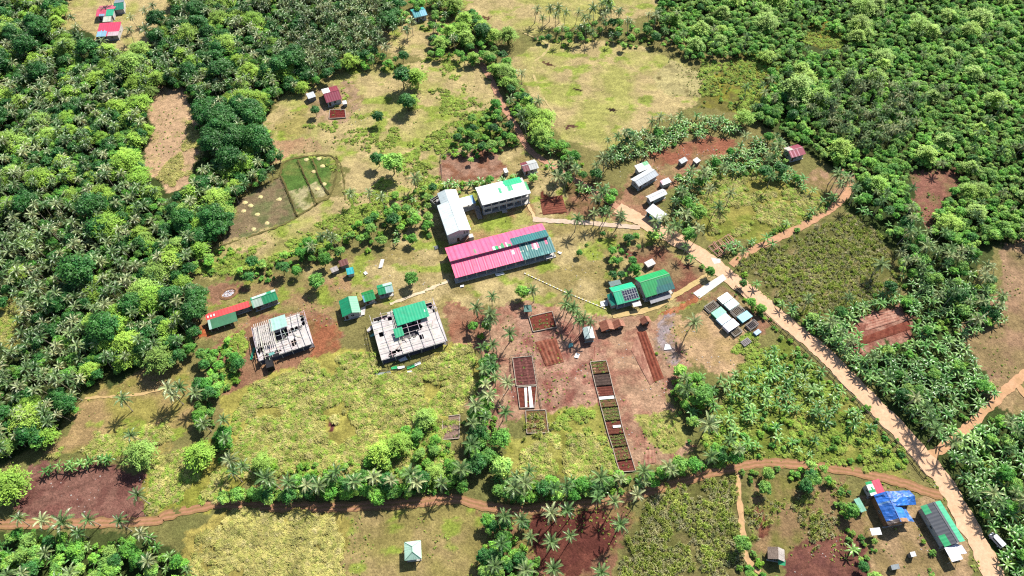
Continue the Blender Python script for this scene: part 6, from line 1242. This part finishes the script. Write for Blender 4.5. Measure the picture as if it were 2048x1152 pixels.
PROWS = [
 ('in the row above the dirt track', [(467,915),(493,931),(467,945),(523,948),(550,965),(580,965),(607,968),(640,972),(660,948),(676,948),(693,968),(713,965),(746,961),(780,958),(823,958),(840,965),(883,961),(920,935),(936,895),(943,848)], 9),
 ('edging the lower left wood', [(33,1038),(83,1045),(127,1041),(180,1038),(240,1048),(280,993),(290,1068),(303,1125)], 8),
 ('on the lower left palm meadow', [(245,803),(273,870),(350,790),(340,775),(447,838),(449,875),(383,788),(352,770)], 9),
 ('in the hedge above the bending track', [(1193,975),(1110,981),(1133,981),(1030,981),(1046,968),(1203,955),(1241,958),(1290,945),(1335,936),(1345,943)], 9),
 ('just below the bending track', [(1196,998),(1230,1001),(1113,1028),(1146,1016),(1280,985)], 10),
 ('around the dark red bottom plot', [(1143,1068),(1106,1081),(1053,1085),(1006,1041),(1046,1035),(996,1095),(990,1131),(1050,1141),(1113,1141)], 10),
 ('right of the dark red plot', [(1243,1041),(1206,1135)], 10),
 ('on the red garden ground', [(1005,820),(1019,664),(1018,757),(1382,645),(1370,757),(1375,785)], 9),
 ('below the pink roofed block', [(955,616),(983,600),(980,640),(1069,584)], 7),
 ('in the stand by the grey shed', [(1135,584),(1146,614),(1150,631),(1163,644),(1136,604),(1170,640),(1128,610),(1182,652)], 9),
 ('in the belt beside the garden', [(985,690),(962,700),(985,720),(968,740),(990,755),(965,770),(980,790),(955,810),(975,830)], 7),
 ('along the lower right roadside', [(1823,798),(1846,815),(1863,841),(1879,865),(1903,878),(1416,848),(1983,985),(1996,1001),(2019,841),(1933,908)], 8),
 ('right of the crop field', [(1686,668),(1699,681),(1743,714),(1666,647),(1786,754),(1759,527),(1619,601),(1699,597),(1876,591),(1859,491),(1899,497),(1933,497),(1836,464)], 7),
 ('inside the crop field', [(1489,507),(1760,530)], 8),
 ('along the upper hedgerow', [(1043,147),(1075,203),(1043,230),(1053,250),(1026,200),(828,358),(702,385),(735,385),(765,395)], 8),
 ('in the belt above the meadow', [(1070,20),(1085,38),(1113,30),(1130,27),(1153,23),(1166,33),(1190,17),(1203,7),(1213,3),(1226,20),(1238,27),(1246,20),(1216,33),(1300,30),(1313,33),(1320,23),(1356,30),(1100,17),(1120,17)], 9),
 ('in the upper banana hedge', [(1240,270),(1256,267),(1266,283),(1306,243),(1320,237),(1340,240)], 8),
 ('by the road above the walkway', [(1113,353),(1130,357),(1196,333),(1210,320),(1220,310),(1150,340),(1160,372),(1190,395),(1215,420),(1240,430)], 8),
 ('on the school lawn', [(1208,425),(1237,432),(1190,430),(1152,440),(1203,385)], 8),
 ('around the top left clearing', [(263,33),(293,60),(287,23),(300,10),(257,63),(210,80),(150,33),(215,-5)], 8),
 ('in the hamlet grove', [(1340,460),(1352,450),(1370,430),(1400,455),(1350,405),(1365,385),(1420,380),(1432,410),(1460,390),(1385,340),(1325,437),(1310,445),(1405,350)], 8),
 ('near the lone maroon roofed house', [(1669,345),(1676,352),(1696,362),(1680,370),(1545,350)], 8),
 ('in the turquoise house clearing', [(800,40),(812,60),(787,55),(770,95),(823,45),(760,80)], 8),
 ('at the scrub meadow edge', [(1581,143),(1520,165),(1538,160),(1495,178),(1560,290)], 8),
 ('in scrub west of the school', [(640,475),(655,470),(668,478),(622,495)], 7),
]
ORD = ['first', 'second', 'third', 'fourth', 'fifth', 'sixth', 'seventh', 'eighth', 'ninth', 'tenth', 'eleventh', 'twelfth', 'thirteenth', 'fourteenth', 'fifteenth', 'sixteenth', 'seventeenth', 'eighteenth', 'nineteenth', 'twentieth', 'twenty-first', 'twenty-second']
NV = [(9, 0), (7, 1), (11.5, 2), (10, 3), (8, 4), (12, 5)]
for ph, lst, h in PROWS:
    for i, (px, py) in enumerate(sorted(lst)):
        v = [0, 1, 4, 0, 3, 2][rng.randrange(6)] if h < 9 else [0, 3, 4, 2, 0, 5][rng.randrange(6)]
        Hv = SP['coconut_palm'][v]['H']; s = h / Hv * rng.uniform(.95, 1.15); s = min(1.15, max(.68, s * (.72 if 'red bottom' in ph else .84))); p = gp(px, py, Hv * s)
        ds = SP['coconut_palm'][v]['desc']
        plant('coconut_palm', p.x, p.y, s, None, None, v, f'{ds} coconut palm, {ORD[i]} from the left {ph}')

# ------------------------------------------------------------------ link: the largest as things, the rest as one mass per kind
def camdepth(p): return p[2] * 0 + ( -(p[3] * -cP) + CAM_H * sP)
LIMIT = {'coconut_palm': 300, 'broadleaf_tree': 300, 'banana_plant': 300, 'shrub': 300, 'bamboo_clump': 200, 'mango_tree': 60}
NICE = {'coconut_palm': ('coconut palm', 'palm tree'), 'broadleaf_tree': ('broadleaf tree', 'tree'), 'banana_plant': ('banana plant', 'plant'), 'shrub': ('shrub', 'shrub'), 'bamboo_clump': ('bamboo clump', 'bamboo'), 'mango_tree': ('mango tree', 'tree')}
PARTN = {'coconut_palm': ('crown', 'trunk'), 'broadleaf_tree': ('crown', 'trunk'), 'banana_plant': ('leaves', 'stem'), 'bamboo_clump': ('crown', 'culms'), 'mango_tree': ('crown', 'trunk')}
def in_view(x, y, h):
    dx, dy, dz_ = x, y, h - CAM_H; z = dy * cP - dz_ * sP; v = dy * sP + dz_ * cP
    return z > 1 and abs(dx / z) < TANH * 1.0 and abs(v / z) < TANH * 9 / 16
BAMB_PLACES = []
def point_cloud(name, label, kinds, pts, group=None):
    """one object: the given forms instanced on its points"""
    me = bpy.data.meshes.new(name); me.vertices.add(len(pts)); me.vertices.foreach_set('co', np.array([p[:3] for p in pts], np.float32).ravel())
    tl = np.random.RandomState(5).normal(0, .08, (len(pts), 2)); pts = [tuple(p) + (a_, b_) for p, (a_, b_) in zip(pts, tl)]
    for nm, ty, k, key in (('tilta', 'FLOAT', 6, 'value'), ('tiltb', 'FLOAT', 7, 'value'), ('size', 'FLOAT', 3, 'value'), ('turn', 'FLOAT', 4, 'value'), ('form', 'INT', 5, 'value')):
        a = me.attributes.new(nm, ty, 'POINT'); a.data.foreach_set(key, np.array([p[k] for p in pts], np.int32 if ty == 'INT' else np.float32))
    o = bpy.data.objects.new(name, me); S.collection.objects.link(o); tag(o, label, None, None, 'stuff'); ng = bpy.data.node_groups.new(name, 'GeometryNodeTree')
    ng.interface.new_socket('Geometry', in_out='INPUT', socket_type='NodeSocketGeometry'); ng.interface.new_socket('Geometry', in_out='OUTPUT', socket_type='NodeSocketGeometry')
    n, l = ng.nodes, ng.links; gi = n.new('NodeGroupInput'); gout = n.new('NodeGroupOutput'); jn = n.new('GeometryNodeJoinGeometry')
    def attr(nm, ty): q = n.new('GeometryNodeInputNamedAttribute'); q.data_type = ty; q.inputs['Name'].default_value = nm; return q.outputs['Attribute']
    sz, tn, fm = attr('size', 'FLOAT'), attr('turn', 'FLOAT'), attr('form', 'INT'); cx = n.new('ShaderNodeCombineXYZ'); l.new(tn, cx.inputs[2]); l.new(attr('tilta', 'FLOAT'), cx.inputs[0]); l.new(attr('tiltb', 'FLOAT'), cx.inputs[1])
    for k, ob in enumerate(kinds):
        oi = n.new('GeometryNodeObjectInfo'); oi.inputs['Object'].default_value = ob; oi.inputs['As Instance'].default_value = True
        cp = n.new('FunctionNodeCompare'); cp.data_type = 'INT'; cp.operation = 'EQUAL'; l.new(fm, cp.inputs[2]); cp.inputs[3].default_value = k
        ip = n.new('GeometryNodeInstanceOnPoints'); l.new(gi.outputs[0], ip.inputs['Points']); l.new(oi.outputs['Geometry'], ip.inputs['Instance']); l.new(cp.outputs[0], ip.inputs['Selection'])
        l.new(cx.outputs[0], ip.inputs['Rotation']); l.new(sz, ip.inputs['Scale']); l.new(ip.outputs[0], jn.inputs[0])
    l.new(jn.outputs[0], gout.inputs[0]); md = o.modifiers.new('forms', 'NODES'); md.node_group = ng; return o
bplaces = [('on the left wood', lambda x, y: x < 470 and y < 760), ('', None)]
AN = lambda s_: ('an ' if s_[0] in 'aeiou' else 'a ')
bam_count = {}
BNEAR = {16: 'on the slope below the dark stand', 18: 'crowning the meadow island of trees', 19: 'on the lower half of the meadow island of trees'}
for kind in LIMIT:
    allp = [p for p in PLANTS if p[0] == kind]; own = [p for p in allp if p[8] or (kind == 'bamboo_clump' and p[6] == 'BAMBOO')]; rest = [p for p in allp if p not in own] if len(allp) < 400 else [p for p in allp if not (p[8] or p[6] == 'BAMBOO')]
    vis = [p for p in rest if in_view(p[2], p[3], 2)]; vis.sort(key=lambda p: p[3] * cP - p[4] * 12)
    take = vis[:max(0, LIMIT[kind] - len(own))]; tk = set(map(id, take)); left = [p for p in rest if id(p) not in tk]
    bn = 0; nice, cat = NICE[kind]; bsorted = sorted([p for p in own if p[6] == 'BAMBOO'], key=lambda p: p[9]) if kind == 'bamboo_clump' else []
    for p in own + take:
        V = SP[kind][p[1]]; lab = p[8]; grp = p[7]
        if p[6] == 'BAMBOO':
            px, py = p[9]; rg = 'the left wood' if px < 560 and py < 740 else ('the lower left fields' if px < 560 else ('the middle meadows' if px < 1300 else 'the right wood'))
            same = sorted(q[9] for q in bsorted if ('the left wood' if q[9][0] < 560 and q[9][1] < 740 else ('the lower left fields' if q[9][0] < 560 else ('the middle meadows' if q[9][0] < 1300 else 'the right wood'))) == rg)
            if len(same) <= 22: lab = f"{V['desc']} bamboo clump, {ORD[same.index(p[9])]} from the left in {rg}"
            else: lab = f"{V['desc']} bamboo clump standing in {rg}"; grp = f"{V['desc']} bamboo clumps in {rg}"
        if not lab: lab = f"{V['desc']} {nice} {p[6]}"; grp = p[7] + ', ' + V['desc']
        if len(lab.split()) > 16: print('LONG', lab)
        if kind == 'shrub':
            o_ = bpy.data.objects.new('shrub', V['crown']); S.collection.objects.link(o_); tag(o_, lab, cat, grp); o_.location = (p[2], p[3], -.1); o_.rotation_euler = (0, 0, p[5]); o_.scale = (p[4],) * 3; continue
        T = thing(kind, lab, cat, (p[2], p[3], -.1), p[5], grp); T.scale = (p[4],) * 3; T.rotation_euler = (rng.gauss(0, .07), rng.gauss(0, .07), p[5])
        cn, tn_ = PARTN[kind]
        o_ = bpy.data.objects.new(cn, V['crown']); S.collection.objects.link(o_); o_.parent = T
        o_ = bpy.data.objects.new(tn_, V['trunk']); S.collection.objects.link(o_); o_.parent = T
    if left:
        point_cloud({'coconut_palm': 'palm_grove', 'broadleaf_tree': 'woodland', 'banana_plant': 'banana_grove', 'shrub': 'undergrowth', 'bamboo_clump': 'bamboo_thicket', 'mango_tree': 'dark_woodland'}[kind],
                    {'coconut_palm': 'dense coconut palms massed in the woods', 'broadleaf_tree': 'dense broadleaf wood of rounded green crowns', 'banana_plant': 'dense banana plants massed in groves and hedges', 'shrub': 'low green undergrowth between the trees', 'bamboo_clump': 'far bamboo in the woods', 'mango_tree': 'far dark trees in the woods'}[kind],
                    [v['both'] for v in SP[kind]], [(p[2], p[3], -.1, p[4], p[5], p[1]) for p in left])
    print(kind, len(allp), 'own', len(own), 'taken', len(take), 'mass', len(left))
def cover(name, label, kinds, zones, seed, smin=.7, smax=1.3, flow=False):
    fl = [v['both'] for k in kinds for v in SP[k]]; pts = []; r = random.Random(seed)
    for j, (poly, spc, keep) in enumerate(zones):
        a = scatter(poly, spc, 0, seed + j, (), 1, True, -1.2)
        if not len(a): continue
        f = fbm(a[:, 0], a[:, 1], 9, seed + j); ok = f > np.quantile(f, 1 - keep)
        pts += [(x, y, zat(x, y) - .06, r.uniform(smin, smax), t_ if flow else r.uniform(0, 6.28), r.randrange(len(fl))) for (x, y), t_ in zip(a[ok], (fbm(a[ok][:, 0], a[ok][:, 1], 13, 77) * 9 + 1.5).tolist())]
    print(name, len(pts)); return point_cloud(name, label, fl, pts)
cover('tall_grass', 'lodged yellow green tall grass', ['grass', 'limegrass'], [
 ([(475,800),(560,745),(690,702),(745,712),(760,742),(825,742),(900,697),(950,695),(950,780),(920,830),(890,870),(880,940),(780,955),(640,955),(480,960),(455,880)], .82, .88),
 ([(1030,945),(1045,905),(1100,870),(1190,880),(1220,940),(1140,955)], .82, .85), ([(95,915),(170,855),(250,872),(330,835),(345,880),(250,905),(120,918)], .85, .7), ([(1275,835),(1345,820),(1370,875),(1310,892)], .8, .6),
 ([(300,930),(430,880),(470,960),(450,1005),(380,1010),(300,1030)], .85, .8), ([(1560,460),(1430,470),(1400,400),(1425,350),(1510,340),(1640,400),(1650,420),(1600,452)], .95, .7), ([(-60,600),(40,600),(35,680),(-60,690)], 1.0, .8)], 300, .5, 1.1, True)
cover('straw_grass', 'lodged straw coloured grass', ['strawgrass', 'grass'], [([(380,1070),(450,1018),(660,1026),(690,1060),(695,1220),(370,1220)], .82, .9), ([(310,360),(345,320),(365,270),(380,215),(398,250),(410,290),(388,335),(345,378)], .9, .7)], 330, .5, 1.05, True)
cover('lime_grass', 'bright lime coarse grass', ['limegrass', 'weed'], [
 ([(375,548),(400,520),(470,495),(560,478),(640,445),(720,410),(800,385),(760,440),(700,470),(640,500),(560,520),(470,552)], .85, .72), ([(850,165),(925,150),(965,200),(970,250),(880,225)], 1.0, .45), ([(800,330),(860,270),(920,230),(985,215),(990,270),(940,290),(888,310),(885,390),(840,400)], .95, .6), ([(640,500),(700,470),(690,380),(760,400),(860,390),(840,420)], 1.0, .4),
 ([(780,950),(790,880),(860,845),(905,870),(910,950)], .9, .9), ([(1100,860),(1130,820),(1200,815),(1240,930),(1220,945),(1190,870)], .9, .6), ([(800,140),(900,105),(930,120),(870,165)], 1.1, .4),
 ([(1500,700),(1560,690),(1640,745),(1760,870),(1830,945),(1700,935),(1540,910),(1430,930),(1400,880),(1480,760)], 1.0, .75), ([(1400,110),(1480,95),(1545,115),(1550,180),(1490,222),(1400,215)], 1.2, .7), ([(1600,80),(1632,34),(1690,55),(1715,88),(1650,100)], 1.2, .8), ([(420,700),(480,660),(490,700),(470,760),(440,790)], .9, .7), ([(1540,640),(1500,670),(1460,700),(1500,720),(1560,690)], .9, .5), ([(600,310),(700,260),(880,240),(890,330),(860,400),(720,430),(690,350)], 1.1, .22), ([(560,240),(640,200),(700,165),(760,230),(700,270)], 1.2, .15), ([(470,545),(400,550),(560,515),(640,478),(640,500)], .9, .6)], 360, .6, 1.1, True)
cover('field_crop', 'clumped olive field crop', ['crop', 'reed'], [
 ([(1470,528),(1560,482),(1700,422),(1735,450),(1772,480),(1790,540),(1835,572),(1750,625),(1640,655),(1570,608)], 1.15, .92), ([(1240,1085),(1290,1012),(1330,978),(1470,950),(1480,1060),(1492,1200),(1230,1200)], 1.0, .85), ([(1500,960),(1560,948),(1690,970),(1735,1045),(1715,1065),(1560,1100),(1500,1090)], 1.3, .35), ([(1060,830),(1130,820),(1110,860),(1050,880)], .9, .6)], 400, .4, .9)
MAINPX = [(1450,540),(1480,540),(1640,690),(1780,810),(1990,1120),(1960,1140),(1840,930),(1680,770)]
cover('weeds', 'low weeds dotted over the meadows', ['weed'], [
 (ZONES[1][0], 1.5, .45), (ZONES[5][0], 2.4, .22), (ZONES[12][0], 3.4, .2), (ZONES[33][0], 2.2, .2), (ZONES[37][0], 1.7, .28), (ZONES[41][0], 1.4, .4), (ZONES[44][0], 1.8, .3), (ZONES[26][0], 2.6, .25), (ZONES[47][0], 1.6, .5), (ZONES[48][0], 2.2, .4), (ZONES[49][0], 2.2, .4), (ZONES[51][0], 1.8, .4), (ZONES[11][0], 2.2, .3), (ZONES[29][0], 2.4, .2), (ZONES[17][0], 2.0, .3), (ZONES[20][0], 2.4, .25), (ZONES[38][0], 1.6, .35), (ZONES[43][0], 1.8, .2), (ZONES[27][0], 1.8, .35), (MAINPX, .9, .4)], 430, .25, .75)
st_ = []
for i in range(3):
    m = MB(C(206, 200, 194, .7)); r = random.Random(i); P = [(math.cos(k * 1.05) * r.uniform(.5, 1), math.sin(k * 1.05) * r.uniform(.4, .9), r.uniform(.0, .2)) for k in range(6)]
    m.add(P + [(p[0] * .6, p[1] * .6, .5 + r.uniform(-.1, .1)) for p in P], [(i_, (i_ + 1) % 6, 6 + (i_ + 1) % 6, 6 + i_) for i_ in range(6)] + [tuple(range(6, 12))]); st_.append(bpy.data.objects.new('stone_form', m.mesh('stone_form', M_CONC)))
SP['stone'] = [dict(both=o) for o in st_]
cover('stones', 'pale stones and scraps strewn over yards and soil', ['stone'], [
 ([(1190,590),(1350,575),(1420,550),(1400,600),(1300,650),(1200,650)], 2.0, .35), ([(985,640),(1200,640),(1330,650),(1380,720),(1320,800),(1260,920),(1200,800),(990,800)], 2.6, .25), ([(1330,660),(1480,650),(1490,720),(1340,740)], 2.2, .3), ([(600,560),(720,520),(880,480),(890,600),(720,640),(600,620)], 3.0, .25),
 ([(720,640),(890,690),(900,720),(760,760)], 1.6, .3), ([(490,640),(640,640),(640,720),(510,745)], 1.6, .35), ([(1310,285),(1430,268),(1470,280),(1460,300),(1330,320)], 1.7, .35), ([(1230,330),(1340,330),(1330,450),(1240,440)], 2.0, .3), ([(1730,990),(1900,990),(1930,1120),(1760,1130)], 2.0, .3), ([(60,930),(300,950),(300,1030),(40,1040)], 2.4, .22), ([(1590,1090),(1730,1075),(1735,1150),(1590,1150)], 2.0, .3), ([(1120,465),(1260,460),(1280,560),(1120,580)], 3.0, .25), ([(600,180),(720,170),(760,260),(620,260)], 2.6, .2), ([(390,690),(460,650),(600,600),(590,620),(480,700)], 2.2, .3), (MAINPX, 2.4, .2)], 600, .12, .42)
